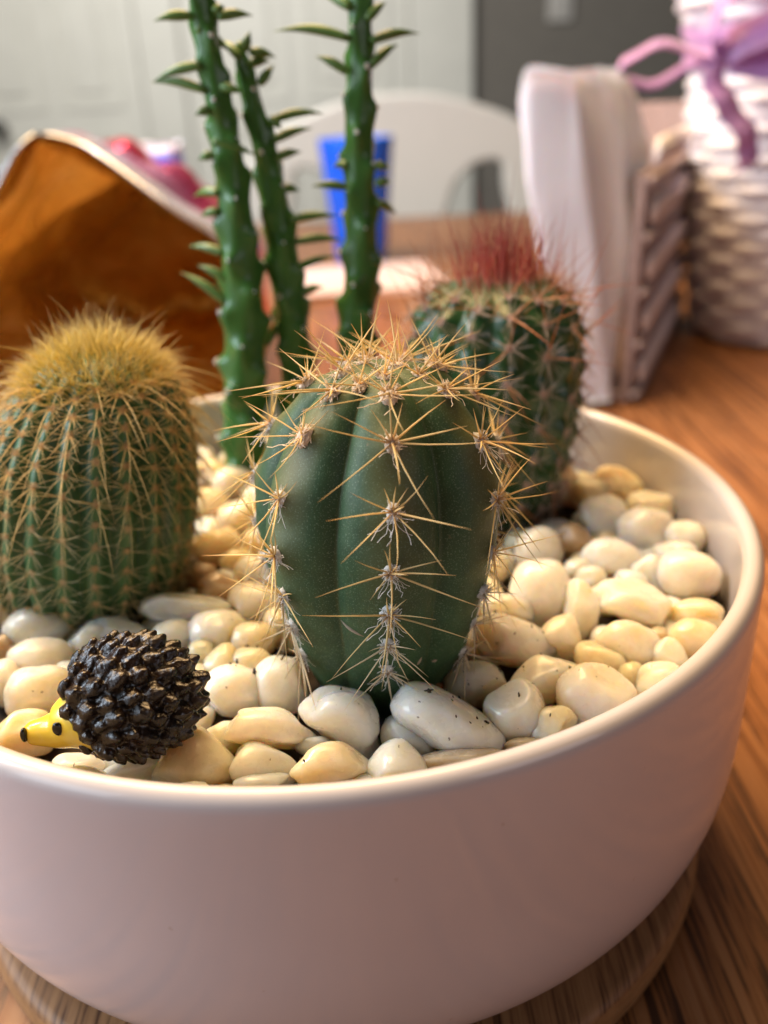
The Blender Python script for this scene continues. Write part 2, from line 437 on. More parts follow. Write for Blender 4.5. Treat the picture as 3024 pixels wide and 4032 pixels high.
# ------------------------------------------------------------------ pebbles
PEBBLES = [
    ((-0.202, -0.713, -0.165), (0.077, 0.058, 0.067), (0.88, 0.13, 0.17), 'tg', 'big triangular cream pebble with a rusty spot, against the front rim'),
    ((-0.081, -0.728, -0.175), (0.067, 0.04, 0.053), (0.83, 0.26, -0.04), 'oc', 'sloping cream pebble right of the rusty triangular one, against the front rim'),
    ((-0.084, -0.657, -0.15), (0.101, 0.041, 0.071), (0.88, 0.21, 0.01), 'lc', 'long lumpy cream pebble in front of the round pebbles beside the hedgehog'),
    ((-0.156, -0.518, -0.165), (0.068, 0.053, 0.061), (0.92, 0.25, 0.03), 'rc', 'big smooth cream pebble just right of the hedgehog quills'),
    ((-0.068, -0.509, -0.165), (0.062, 0.061, 0.062), (0.94, 0.09, 0.09), 'rc', 'glossy round pebble with one dark flake, left of the middle cactus foot'),
    ((-0.163, -0.642, -0.18), (0.038, 0.034, 0.036), (0.89, 0.12, 0.14), 'rc', 'small pebble tucked under the left end of the long lumpy one'),
    ((-0.304, -0.709, -0.185), (0.073, 0.027, 0.05), (0.88, 0.1, 0.27), 'oc', 'flat tan pebble lying below the hedgehog belly'),
    ((-0.417, -0.7, -0.175), (0.047, 0.021, 0.034), (0.87, 0.32, 0.17), 'rc', 'small speckled pebble at the rim under the hedgehog neck'),
    ((-0.551, -0.498, -0.165), (0.067, 0.059, 0.063), (0.99, 0.05, 0.42), 'rc', 'large rounded pebble behind the hedgehog snout'),
    ((-0.541, -0.619, -0.17), (0.067, 0.049, 0.058), (0.96, -0.01, 0.49), 'lg', 'amber cream pebble under the hedgehog snout'),
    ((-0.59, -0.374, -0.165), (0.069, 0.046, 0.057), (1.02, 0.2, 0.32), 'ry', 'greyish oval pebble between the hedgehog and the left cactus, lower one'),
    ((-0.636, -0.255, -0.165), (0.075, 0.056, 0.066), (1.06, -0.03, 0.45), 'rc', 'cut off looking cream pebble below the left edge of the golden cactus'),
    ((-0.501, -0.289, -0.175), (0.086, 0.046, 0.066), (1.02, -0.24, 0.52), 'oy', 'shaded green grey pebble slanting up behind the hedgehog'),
    ((-0.45, -0.286, -0.165), (0.072, 0.036, 0.054), (1.02, 0.24, 0.2), 'oc', 'pale oblong pebble peeking over the hedgehog back'),
    ((-0.323, -0.305, -0.165), (0.05, 0.036, 0.043), (1.01, 0.14, 0.19), 'rc', 'small shaded pebble right behind the hedgehog top'),
    ((-0.305, -0.209, -0.155), (0.111, 0.035, 0.073), (1.03, 0.19, 0.14), 'oc', 'finger shaped tan pebble at the right foot of the golden cactus'),
    ((-0.226, -0.306, -0.16), (0.066, 0.05, 0.058), (1.01, 0.12, 0.15), 'rc', 'round smooth pebble in front of the finger shaped one'),
    ((-0.16, -0.187, -0.165), (0.063, 0.05, 0.056), (1.04, 0.11, 0.11), 'rc', 'pinkish round pebble left of the middle cactus, above the wedge shaped pair'),
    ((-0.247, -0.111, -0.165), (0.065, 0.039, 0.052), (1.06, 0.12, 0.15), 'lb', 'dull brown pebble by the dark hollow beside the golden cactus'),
    ((-0.251, -0.373, -0.165), (0.028, 0.025, 0.026), (0.99, 0.13, 0.17), 'rg', 'tiny amber pebble touching the hedgehog rear quills'),
    ((-0.196, -0.411, -0.165), (0.043, 0.038, 0.041), (0.92, 0.4, -0.07), 'tg', 'small pointed amber pebble right of the hedgehog rear'),
    ((-0.14, -0.414, -0.17), (0.047, 0.032, 0.039), (0.95, 0.25, 0.01), 'rg', 'amber pebble with black crumbs beside it, left of the middle cactus'),
    ((-0.141, -0.338, -0.165), (0.054, 0.04, 0.047), (1.0, 0.1, 0.11), 'rg', 'golden translucent pebble left of the middle cactus spines'),
    ((-0.094, -0.298, -0.165), (0.033, 0.048, 0.04), (1.01, -0.05, 0.18), 'rg', 'upright golden pebble touching the left side of the middle cactus'),
    ((-0.638, -0.453, -0.165), (0.033, 0.05, 0.041), (1.0, 0.21, 0.35), 'rc', 'upright pebble at the left edge, behind the big snout pebble'),
    ((-0.737, -0.137, -0.165), (0.054, 0.074, 0.064), (1.09, 0.08, 0.41), 'lc', 'tall tan pebble beside the left foot of the golden cactus'),
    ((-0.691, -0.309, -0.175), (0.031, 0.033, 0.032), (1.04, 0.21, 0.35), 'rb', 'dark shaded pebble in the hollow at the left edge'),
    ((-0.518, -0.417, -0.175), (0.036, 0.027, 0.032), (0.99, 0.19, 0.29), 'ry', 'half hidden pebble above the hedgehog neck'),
    ((-0.083, -0.767, -0.175), (0.05, 0.017, 0.034), (0.85, 0.02, 0.18), 'oc', 'low flat pebble touching the inside of the front rim'),
    ((-0.166, -0.051, -0.16), (0.058, 0.045, 0.052), (1.07, 0.1, 0.11), 'rw', 'pale pink white pebble glowing beside the middle cactus'),
    ((0.063, -0.633, -0.155), (0.088, 0.06, 0.074), (0.82, 0.43, -0.31), 'lw', 'largest greyish white pebble in front of the middle cactus foot'),
    ((0.251, -0.661, -0.155), (0.114, 0.055, 0.085), (0.84, 0.33, -0.36), 'ow', 'grey white almond shaped pebble with many dark flakes'),
    ((0.374, -0.634, -0.155), (0.06, 0.062, 0.061), (0.91, -0.02, -0.15), 'rc', 'squarish cream pebble with a single black crumb'),
    ((0.039, -0.747, -0.165), (0.073, 0.043, 0.058), (0.85, 0.07, 0.03), 'lg', 'lumpy amber pebble with a dent on top, at the front rim'),
    ((0.151, -0.751, -0.165), (0.062, 0.045, 0.053), (0.85, 0.04, -0.03), 'tc', 'peaked cream pebble at the front rim, right of the lumpy amber one'),
    ((0.178, -0.662, -0.18), (0.054, 0.042, 0.048), (0.84, 0.3, -0.28), 'ry', 'shaded grey pebble wedged below the almond shaped one'),
    ((0.266, -0.727, -0.18), (0.088, 0.021, 0.054), (0.85, -0.11, 0.0), 'ob', 'long thin brownish pebble under the almond shaped one along the rim'),
    ((0.313, -0.526, -0.17), (0.066, 0.047, 0.056), (0.93, -0.0, -0.11), 'ry', 'grey pebble with dark crumbs at the right foot of the middle cactus'),
    ((0.409, -0.398, -0.16), (0.093, 0.054, 0.074), (0.97, 0.2, -0.3), 'ow', 'smooth white wedge pebble with fine specks, right of the middle cactus'),
    ((0.455, -0.536, -0.165), (0.085, 0.055, 0.07), (0.93, -0.2, -0.06), 'lc', 'broad cream pebble with two black flakes, above the squarish one'),
    ((0.438, -0.665, -0.165), (0.049, 0.037, 0.043), (0.84, -0.37, 0.1), 'og', 'amber pebble with a black chip near the right front rim'),
    ((0.378, -0.699, -0.18), (0.044, 0.016, 0.03), (0.86, -0.16, -0.05), 'ob', 'low brown pebble in the gap behind the right front rim'),
    ((0.003, -0.679, -0.175), (0.035, 0.02, 0.027), (0.87, 0.08, 0.05), 'rc', 'small pebble sandwiched between the largest white and the lumpy amber one'),
    ((0.529, -0.603, -0.155), (0.077, 0.065, 0.071), (0.93, 0.08, -0.34), 'rc', 'big boulder like cream pebble near the right front rim'),
    ((0.576, -0.472, -0.17), (0.061, 0.039, 0.05), (0.95, 0.23, -0.44), 'rg', 'amber pebble behind the boulder like cream one'),
    ((0.663, -0.56, -0.165), (0.052, 0.044, 0.048), (0.92, -0.3, -0.14), 'lc', 'speckled pebble touching the right inside wall of the bowl, lowest there'),
    ((0.711, -0.467, -0.162), (0.044, 0.037, 0.041), (0.98, 0.05, -0.4), 'tc', 'pointed cream pebble above the speckled one at the right wall'),
    ((0.636, -0.436, -0.155), (0.07, 0.052, 0.061), (0.99, 0.1, -0.38), 'rc', 'smooth egg shaped pebble in the middle of the right side heap'),
    ((0.779, -0.421, -0.165), (0.052, 0.047, 0.049), (1.0, -0.1, -0.33), 'rg', 'round amber pebble at the right inside wall'),
    ((0.69, -0.291, -0.15), (0.117, 0.055, 0.086), (1.03, 0.16, -0.41), 'lc', 'big crooked pebble with a knob at its left end, right side heap'),
    ((0.823, -0.325, -0.165), (0.061, 0.038, 0.049), (1.03, 0.02, -0.4), 'lg', 'amber pebble with a glossy dent by the right inside wall'),
    ((0.579, -0.29, -0.16), (0.045, 0.072, 0.058), (1.01, -0.17, -0.15), 'oc', 'upright oval pebble left of the crooked one'),
    ((0.51, -0.395, -0.155), (0.054, 0.052, 0.053), (0.97, 0.25, -0.39), 'tc', 'angular bright pebble resting on the white wedge one'),
    ((0.405, -0.258, -0.165), (0.08, 0.036, 0.058), (1.02, 0.06, -0.19), 'lc', 'cream pebble under the lower right spines of the middle cactus'),
    ((0.501, -0.204, -0.165), (0.072, 0.084, 0.078), (1.03, 0.12, -0.27), 'rw', 'large shaded white pebble right of the middle cactus'),
    ((0.696, -0.068, -0.155), (0.075, 0.05, 0.063), (1.08, 0.01, -0.29), 'rw', 'pinkish grey oval pebble with a small highlight, right side heap'),
    ((0.729, 0.146, -0.155), (0.066, 0.066, 0.066), (1.12, -0.06, -0.24), 'rw', 'blurred white pebble in front of the golden pair by the red spined cactus'),
    ((0.817, 0.071, -0.155), (0.075, 0.063, 0.069), (1.11, -0.08, -0.28), 'rw', 'blurred round white pebble at the back right of the heap'),
    ((0.878, 0.217, -0.165), (0.067, 0.05, 0.058), (1.13, 0.15, -0.4), 'rc', 'cream pebble farthest back against the right wall'),
    ((0.905, 0.03, -0.165), (0.058, 0.049, 0.054), (1.11, -0.1, -0.32), 'rc', 'blurred cream pebble against the wall above the round spotted one'),
    ((0.849, -0.171, -0.155), (0.078, 0.063, 0.07), (1.07, -0.02, -0.36), 'rc', 'round cream pebble with one grey spot by the right wall'),
    ((0.767, -0.137, -0.17), (0.044, 0.059, 0.051), (1.06, -0.08, -0.28), 'rc', 'narrow pebble left of the round spotted one'),
    ((0.864, -0.034, -0.165), (0.053, 0.029, 0.041), (1.09, -0.09, -0.31), 'rc', 'small pebble squeezed above the round spotted one'),
    ((0.807, 0.342, -0.155), (0.083, 0.065, 0.074), (1.16, -0.07, -0.25), 'lg', 'deep golden pebble behind the red spined cactus foot, right one of the pair'),
    ((0.739, 0.314, -0.165), (0.058, 0.058, 0.058), (1.15, -0.06, -0.23), 'rg', 'deep golden pebble nearest the red spined cactus, left one of the pair'),
    ((0.536, 0.008, -0.17), (0.063, 0.065, 0.064), (1.08, -0.03, -0.18), 'ry', 'grey shaded pebble between the two green cacti'),
    ((0.624, 0.052, -0.17), (0.055, 0.05, 0.053), (1.1, -0.05, -0.21), 'rb', 'brown shaded pebble at the foot of the red spined cactus'),
    ((0.611, -0.102, -0.165), (0.036, 0.029, 0.032), (1.07, -0.05, -0.22), 'ry', 'small grey pebble with a dark dot in the middle of the right side heap'),
    ((0.63, -0.146, -0.165), (0.038, 0.033, 0.036), (1.06, -0.06, -0.23), 'ry', 'small grey pebble above the upright oval one'),
    ((0.716, -0.172, -0.165), (0.043, 0.03, 0.037), (1.06, -0.07, -0.27), 'rw', 'small white pebble over the knob of the crooked one'),
    ((0.719, -0.389, -0.175), (0.03, 0.025, 0.027), (1.0, -0.09, -0.3), 'rb', 'little shaded pebble between the egg shaped and the round amber ones'),
    ((0.686, 0.372, -0.165), (0.05, 0.053, 0.052), (1.15, -0.05, -0.21), 'rg', 'golden pebble half hidden by the red spined cactus'),
    ((0.62, -0.524, -0.17), (0.032, 0.032, 0.032), (0.95, -0.07, -0.27), 'rg', 'small amber pebble behind the speckled one at the right wall'),
    ((-0.285, 0.094, -0.155), (0.067, 0.059, 0.063), (1.1, 0.12, 0.15), 'rg', 'golden blurred pebble between the two front cacti, just right of the golden cactus'),
    ((-0.235, 0.26, -0.155), (0.075, 0.063, 0.069), (1.13, 0.11, 0.12), 'rg', 'golden blurred pebble between the two front cacti, higher one'),
    ((-0.351, 0.365, -0.165), (0.062, 0.056, 0.059), (1.15, 0.13, 0.16), 'rg', 'golden blurred pebble tucked behind the golden cactus'),
    ((-0.161, 0.113, -0.165), (0.06, 0.054, 0.057), (1.1, 0.1, 0.1), 'rg', 'golden blurred pebble touching the middle cactus halfway up'),
    ((-0.302, 0.526, -0.165), (0.069, 0.056, 0.063), (1.17, 0.11, 0.13), 'rg', 'golden blurred pebble below the tall left stem'),
    ((-0.191, 0.411, -0.165), (0.07, 0.054, 0.062), (1.15, 0.1, 0.1), 'lg', 'golden blurred pebble behind the middle cactus'),
    ((-0.393, 0.61, -0.165), (0.061, 0.051, 0.056), (1.19, 0.13, 0.16), 'rg', 'golden blurred pebble farthest back between the cacti'),
    ((-0.227, 0.028, -0.17), (0.047, 0.036, 0.041), (1.08, 0.11, 0.13), 'rg', 'small golden pebble in the gap between the two front cacti'),
    ((-0.303, -0.028, -0.175), (0.043, 0.035, 0.039), (1.07, 0.13, 0.16), 'rb', 'brown pebble in the dark hollow beside the golden cactus'),
]


def pebble_mesh(abc, shape, seed, level=4):
    rng = random.Random(seed); vs, fs = ico(level); mb = MB()
    off = V((rng.uniform(-50, 50), rng.uniform(-50, 50), rng.uniform(-50, 50)))
    cuts = []
    for k in range(rng.randint(2, 4)):
        n = V((rng.gauss(0, 1), rng.gauss(0, 1), rng.gauss(0, 1))).normalized(); cuts.append((n, rng.uniform(0.80, 0.98)))
    amp = {'r': 0.12, 't': 0.12, 'l': 0.30, 'o': 0.14}[shape]
    pts = []
    for p in vs:
        q = p.copy()
        # squarish super-ellipsoid
        e = 2.2; s = (abs(q.x) ** e + abs(q.y) ** e + abs(q.z) ** e) ** (1 / e); q = q / s
        for n, d in cuts:                                    # soft worn facets
            h = q.dot(n) - d
            if h > -0.12: q = q - n * (0.8 * (h + 0.12) ** 2 / (0.24 if h < 0.12 else (h + 0.12)) )
        q = q * (1 + amp * noise.noise(p * 1.3 + off) + 0.035 * noise.noise(p * 2.7 + off) + 0.006 * noise.noise(p * 9 + off))
        if shape == 't': q = V((q.x * (1 - 0.48 * q.y), q.y, q.z * (1 - 0.25 * q.y)))
        if shape == 'o': q = V((q.x, q.y * (1 - 0.22 * q.x), q.z * (1 - 0.15 * q.x)))
        if shape == 'l': q = V((q.x, q.y + 0.16 * math.cos(q.x * 2.6) - 0.05, q.z))
        pts.append(q)
    mx = [max(abs(p[i]) for p in pts) for i in range(3)]
    mb.add([V((p.x / mx[0] * abc[0], p.y / mx[1] * abc[1], p.z / mx[2] * abc[2])) for p in pts], fs)
    return mb

GP = 'white and cream pebbles covering the bowl'
heroes = []
for i, (loc, abc, rot, kind, label) in enumerate(PEBBLES):
    me = pebble_mesh(abc, kind[0], 100 + i).mesh('pebble', PEB[kind[1]])
    o = link('pebble', me, None, loc); o.rotation_euler = Euler(rot)
    tag(o, label, 'pebble', GP); heroes.append((V(loc), sum(abc) / 3))

# ------------------------------------------------------------------ areoles: wool tufts and spine clusters
def wool_mb(seed, r=1.0, hairs=40, trail=10):
    """a woolly tuft, +Z is outwards, +Y is up the rib; r in bowl radii"""
    rng = random.Random(seed); mb = MB(); vs, fs = ico(3); off = V((seed * 3.1, seed * 1.7, 0))
    mb.add([V((p.x * 0.7, p.y * 0.9, p.z * 0.5)) * r * (1 + 0.35 * noise.noise(p * 2.5 + off) + 0.25 * noise.noise(p * 7 + off)) for p in vs], fs, [(0.5 + 0.5 * noise.noise(p * 6), 0.6, 0) for p in vs])
    for k in range(hairs):
        a = rng.uniform(0, 2 * PI); d = V((math.cos(a), math.sin(a), rng.uniform(0.1, 1.2))).normalized()
        p = d * r * 0.55; L = r * rng.uniform(0.5, 1.1); pts = [p]
        for s in range(3):
            d = (d + V((rng.gauss(0, 0.5), rng.gauss(0, 0.5), rng.gauss(0, 0.4)))).normalized(); pts.append(pts[-1] + d * L / 3)
        tube(mb, pts, [0.055 * r, 0.05 * r, 0.045 * r, 0.03 * r], 3, False, rnd=0.6)
    for k in range(trail):                                   # loose threads hanging down
        d = V((rng.gauss(0, 0.35), -1, rng.uniform(0.1, 0.4))).normalized(); p = V((rng.gauss(0, 0.3), -0.4, 0.2)) * r; L = r * rng.uniform(1.2, 3.4); pts = [p]
        for s in range(5):
            d = (d + V((rng.gauss(0, 0.42), rng.gauss(0, 0.25), rng.gauss(-0.03, 0.15)))).normalized(); pts.append(pts[-1] + d * L / 5)
        tube(mb, pts, 0.035 * r, 3, False, rnd=rng.random())
    return mb

def cluster_mb(seed, angles, L, r, lift, jit=0.12, bendz=0.0, seg=3, z0=0.006, centrals=()):
    """spines round an areole; angles as (degrees, length factor), 0 = right, 90 = up the rib"""
    rng = random.Random(seed); mb = MB()
    for a, k in angles:
        a = math.radians(a) + rng.gauss(0, jit); e = math.radians(rng.gauss(lift, 7))
        d = V((math.cos(a) * math.cos(e), math.sin(a) * math.cos(e), math.sin(e)))
        ll = L * k * rng.uniform(0.70, 1.2) * (0.5 if rng.random() < 0.06 else 1)
        spine(mb, d * 0.004 + V((0, 0, z0)), d, ll, r * rng.uniform(0.85, 1.2), V((rng.gauss(0, 0.085), rng.gauss(0, 0.085), bendz)), seg, 5, rng.random())
    for a, e, k, b in centrals:
        a = math.radians(a + rng.gauss(0, 9)); e = math.radians(e + rng.gauss(0, 6))
        d = V((math.cos(a) * math.cos(e), math.sin(a) * math.cos(e), math.sin(e)))
        spine(mb, V((0, 0, z0)), d, L * k * rng.uniform(0.85, 1.15), r * 1.35, V((rng.gauss(0, 0.08), -b, -b * 0.3)), 6, 5, rng.random())
    return mb

class Body:
    """a ribbed cactus body: profile is (x, y, z, radius) from the top down"""
    def __init__(self, prof, n, th0, depth, power, twist=0.0, bump=None, areoles=()):
        self.p = prof; self.n = n; self.th0 = th0; self.depth = depth; self.pw = power; self.tw = twist; self.bump = bump
        L = [0]
        for a, b in zip(prof, prof[1:]): L.append(L[-1] + (V(a[:3]) - V(b[:3])).length + abs(a[3] - b[3]))
        self.u = [x / L[-1] for x in L]
        self.C = catmull([q[:3] for q in prof], 200)
        self.R = catmull([(q[3], self.u[i], 0) for i, q in enumerate(prof)], 200)
        self.ar = areoles
    def base(self, u):
        # remap arc length to spline parameter
        lo, hi = 0, 199
        while hi - lo > 1:
            mid = (lo + hi) // 2
            if self.R[mid].y < u: lo = mid
            else: hi = mid
        d = self.R[hi].y - self.R[lo].y; t = 0 if d < 1e-9 else min(1, max(0, (u - self.R[lo].y) / d))
        c = self.C[lo].lerp(self.C[hi], t); r = self.R[lo].x + (self.R[hi].x - self.R[lo].x) * t
        return c, max(0.0005, r)
    def ridge(self, u, th):
        return 1 - abs(math.cos(self.n * (th - self.th0 - self.tw * u) / 2))
    def P(self, u, th):
        c, r = self.base(u)
        v = self.ridge(u, th)
        k = 1 - self.depth(u) * v ** self.pw
        if self.bump: k += self.bump(u, th) / max(r, 0.05)
        return c + V((math.cos(th), math.sin(th), 0)) * (r * k)
    def N(self, u, th):
        e = 0.012
        a = self.P(min(u + e, 1), th) - self.P(max(u - e, 0), th); b = self.P(u, th + 0.06) - self.P(u, th - 0.06)
        n = b.cross(a)
        return n.normalized() if n.length > 1e-9 else V((0, 0, 1))
    def F(self, u, th, sink=0.0):
        """frame at an areole: Z outwards, Y up along the rib"""
        n = self.smooth_n(u, th); p = self.P(u, th)
        up = self.P(max(u - 0.02, 0), th) - self.P(min(u + 0.02, 1), th)
        y = (up - n * up.dot(n))
        if y.length < 1e-6: y = V((0, 1, 0)) - n * n.y
        y.normalize(); x = y.cross(n)
        M = Matrix((x, y, n)).transposed().to_4x4(); M.translation = p - n * sink
        return M
    def smooth_n(self, u, th):
        c0, r0 = self.base(max(u - 0.03, 0)); c1, r1 = self.base(min(u + 0.03, 1))
        d = V((math.cos(th), math.sin(th), 0)); a = (c1 + d * r1) - (c0 + d * r0)
        t = V((-math.sin(th), math.cos(th), 0)); n = t.cross(a)
        if n.dot(d) + n.z * (0.5 - u) < 0: n = -n
        return n.normalized() if n.length > 1e-9 else V((0, 0, 1))
    def mesh(self, nu, nv, tintfn):
        mb = MB(); grid_surface(mb, lambda u, v: self.P(u, 2 * PI * v), nu, nv, True, lambda u, v: tintfn(u, 2 * PI * v)); return mb

def at_base(root, M):
    M = M.copy(); M.translation = M.translation - root.location / U; return M

def put(name, me, root, M):
    return link(name, me, root, M=at_base(root, M))

CAMP = V((0.1511, -1.9409, 0.8823))

# ---- the middle cactus: seven broad blue green ribs
prof = [(0.158, -0.43, 0.446, 0.0), (0.158, -0.43, 0.452, 0.040), (0.157, -0.43, 0.444, 0.080), (0.156, -0.43, 0.424, 0.120), (0.154, -0.43, 0.392, 0.156), (0.152, -0.43, 0.344, 0.191), (0.149, -0.43, 0.287, 0.218), (0.145, -0.43, 0.222, 0.231),
        (0.143, -0.43, 0.184, 0.2335), (0.141, -0.43, 0.125, 0.2265), (0.139, -0.43, 0.074, 0.2185), (0.138, -0.43, 0.012, 0.204), (0.136, -0.43, -0.063, 0.184), (0.134, -0.43, -0.14, 0.158), (0.132, -0.43, -0.25, 0.112)]
TH0 = math.radians(-90 + 6.5)
AR_Z = [0.435, 0.374, 0.277, 0.173, 0.086, 0.014, -0.055]
AR_Z2 = [0.424, 0.345, 0.247, 0.146, 0.062, -0.010, -0.080]
ar_list = []
def z_to_u(B, z):
    best = min(range(400), key=lambda i: abs(B.base(0.12 + 0.88 * i / 399)[0].z - z)); return 0.12 + 0.88 * best / 399
depthA = lambda u: 0.04 + 0.17 * max(0, 1 - u * 1.15) ** 0.8 if u > 0.10 else (0.178 * u / 0.1 + 0.02)
A = Body(prof, 7, TH0, depthA, 1.9, math.radians(-6))
for k in range(7):
    for z in (AR_Z if k % 2 == 0 else AR_Z2):
        ar_list.append((z_to_u(A, z), TH0 + k * 2 * PI / 7))
def bumpA(u, th):
    s = 0
    for (ua, ta) in ar_list:
        du = (u - ua) / 0.035
        if abs(du) > 3: continue
        dt = (th - ta - A.tw * u + PI) % (2 * PI) - PI
        s += 0.011 * math.exp(-du * du - (dt / 0.16) ** 2)
    return s
A.bump = bumpA
rootA = empty('columnar_cactus', (0.143, -0.43, -0.22), 'plump dark green cactus with broad ribs and long golden spines, in the middle', 'cactus')
def tintA(u, th):
    v = A.ridge(u, th)
    k = max(0, 1 - v / 0.38) * max(0, 1 - abs(u - 0.30) / 0.42) * 0.95
    if v > 0.93: k = max(k, (v - 0.93) / 0.07 * 0.35)
    return (min(1, k + 0.05 * noise.noise(V((u * 20, th * 6, 0)))), 0.5, 0.5)
child('body', A.mesh(150, 280, tintA), SKIN_A, rootA)
ANG = [(4, 1.0), (-4 + 180, 1.0), (-33, 1.12), (-146, 1.12), (-88, 1.0), (28, 0.75), (155, 0.75), (70, 0.45), (112, 0.45), (92, 0.6)]
woolA = [wool_mb(10 + i, 0.0175, 34, 12).mesh('areole', WOOL) for i in range(5)]
woolT = [wool_mb(20 + i, 0.020, 36, 3).mesh('areole', WOOL_TAN) for i in range(4)]
clA = [cluster_mb(30 + i, ANG, 0.122, 0.0017, 21, 0.13, 0.02, centrals=[(-85, 48, 0.8, 0.1)] if i % 2 else [(30, 50, 0.35, 0)]).mesh('spine_cluster', SP_GOLD) for i in range(11)]
clB = [cluster_mb(40 + i, [(-18, 1.0), (-162, 1.0), (-42, 1.15), (-138, 1.15), (-90, 1.15), (-65, 0.9), (20, 0.55), (160, 0.55), (90, 0.4)], 0.105, 0.0016, 30, 0.16, 0.0).mesh('spine_cluster', SP_PALE) for i in range(5)]
rng = random.Random(5)
for (ua, ta) in ar_list:
    th = ta + A.tw * ua
    M = A.F(ua, th, 0.002); z = M.translation.z
    R = Matrix.Rotation(rng.gauss(0, 0.12), 4, 'Z'); low = z < 0.0
    s = rng.uniform(0.85, 1.12) * (0.72 if low else 1.0)
    me = rng.choice(woolT) if z > 0.37 else rng.choice(woolA)
    a = put('areole', me, rootA, M @ R @ Matrix.Scale(s, 4))
    sp = link('spine_cluster', rng.choice(clB if z < 0.07 else clA), a)
    sp.matrix_local = Matrix.Rotation(rng.gauss(0, 0.1), 4, 'Z') @ Matrix.Scale(rng.uniform(0.9, 1.12) / s * (0.95 if low else 1), 4)
# crown: crowded young areoles with upright spines
clC = [cluster_mb(50 + i, [(x, 1.0 + 0.25 * math.sin(x)) for x in range(0, 360, 120)], 0.112, 0.0018, 38, 0.35, 0.0, centrals=[(90, 72, 1.0, 0)]).mesh('spine_cluster', SP_GOLD) for i in range(4)]
for k in range(9):
    rr = 0.012 + 0.085 * math.sqrt((k + 0.5) / 9); th = k * 2.39996
    u = 0.001
    for i in range(60):
        if A.base(i * 0.004)[1] < rr: u = i * 0.004
    M = A.F(u, th, 0.004)
    s = rng.uniform(0.8, 1.1)
    a = put('areole', rng.choice(woolT), rootA, M @ Matrix.Rotation(rng.uniform(0, 6), 4, 'Z') @ Matrix.Scale(s, 4))
    sp = link('spine_cluster', rng.choice(clC), a); sp.matrix_local = Matrix.Rotation(rng.uniform(0, 6), 4, 'Z') @ Matrix.Scale(rng.uniform(0.8, 1.15), 4)
# pale scratch and corky scars on the skin
for (z, dth, ln, ang) in ((0.035, -0.32, 0.05, -25), (-0.06, 0.35, 0.02, 60), (-0.045, -0.05, 0.012, 10), (-0.075, 0.55, 0.012, 0)):
    u = z_to_u(A, z); sm = MB(); pts = []
    for i in range(7):
        t = i / 6 - 0.5
        q = A.P(u + t * ln * math.sin(math.radians(-ang)) * 1.1, TH0 + A.tw * u + dth + t * ln * math.cos(math.radians(ang)) / 0.2); pts.append(q)
    tube(sm, pts, [0.0008, 0.0022, 0.003, 0.0034, 0.003, 0.0018, 0.0006], 6)
    child('scar', sm, plain('corky_scar', (0.34, 0.27, 0.19), 0.8), rootA)

# ---- the golden barrel cactus on the left
prof = [(-0.464, -0.05, 0.405, 0.0), (-0.464, -0.05, 0.408, 0.04), (-0.464, -0.05, 0.399, 0.080), (-0.467, -0.05, 0.376, 0.124), (-0.473, -0.05, 0.341, 0.164), (-0.483, -0.05, 0.290, 0.199), (-0.504, -0.05, 0.205, 0.2300), (-0.526, -0.05, 0.091, 0.2455),
        (-0.545, -0.05, -0.004, 0.248), (-0.562, -0.05, -0.116, 0.231), (-0.570, -0.05, -0.18, 0.198), (-0.575, -0.05, -0.25, 0.12)]
Bc = Body(prof, 23, 0.1, lambda u: 0.085 if u > 0.15 else 0.085 * u / 0.15, 0.9)
rootB = empty('barrel_cactus', (-0.572, -0.05, -0.22), 'round many ribbed cactus with a fuzzy yellow spined crown, at the left', 'cactus')
child('body', Bc.mesh(120, 420, lambda u, th: (0.9 * max(0, 1 - Bc.ridge(u, th) / 0.35) ** 1.5, 0.5, 0.5)), SKIN_B, rootB)
woolB = [wool_mb(60 + i, 0.0100, 26, 0).mesh('areole', WOOL_YEL) for i in range(4)]
RAD = [(x, 1.0) for x in (-12, 14, 40, 140, 166, 192, 214, 236, 304, 328)]
clBh = [cluster_mb(70 + i, RAD, 0.050, 0.0007, 22, 0.16, 0.05, centrals=[(-80, 50, 2.2, 0.55), (-120, 42, 1.2, 0.3), (-40, 42, 1.2, 0.3)][:1 + i % 3]) for i in range(6)]
clBl = [cluster_mb(80 + i, RAD, 0.056, 0.00065, 26, 0.2, 0.05, centrals=[(-90, 40, 1.7, 0.4)] if i % 2 else []) for i in range(5)]
meBh = [c.mesh('spine_cluster', SP_GOLD) for c in clBh]; meBl = [c.mesh('spine_cluster', SP_STRAW) for c in clBl]
cand = []
for k in range(23):
    th = 0.1 + k * 2 * PI / 23
    nA = 15
    for j in range(nA):
        u = 0.185 + 0.755 * ((j + (0.5 if k % 2 else 0.0)) / nA)
        M = Bc.F(u, th, 0.003); n = V((M[0][2], M[1][2], M[2][2])); face = n.dot((CAMP - M.translation).normalized())
        cand.append((face, u, M))
cand.sort(key=lambda c: -c[0])
rest = MB(); restw = MB()
wl = [wool_mb(60 + i, 0.0125, 8, 0) for i in range(2)]
rng = random.Random(8)
for i, (face, u, M) in enumerate(cand):
    M = M @ Matrix.Rotation(rng.gauss(0, 0.12), 4, 'Z'); hi_ = u < 0.52
    s = rng.uniform(0.85, 1.15)
    if i < 99:
        a = put('areole', rng.choice(woolB), rootB, M)
        sp = link('spine_cluster', rng.choice(meBh if hi_ else meBl), a); sp.matrix_local = Matrix.Scale(s, 4)
    else:
        rest.add_mb(rng.choice(clBh if hi_ else clBl), M @ Matrix.Scale(s, 4)); restw.add_mb(rng.choice(wl), M)
child('side_spines', rest, SP_STRAW, rootB)['kind'] = 'stuff'
child('side_areoles', restw, WOOL_YEL, rootB)['kind'] = 'stuff'
hair = MB(); cen = V((-0.464, -0.05, 0.30))
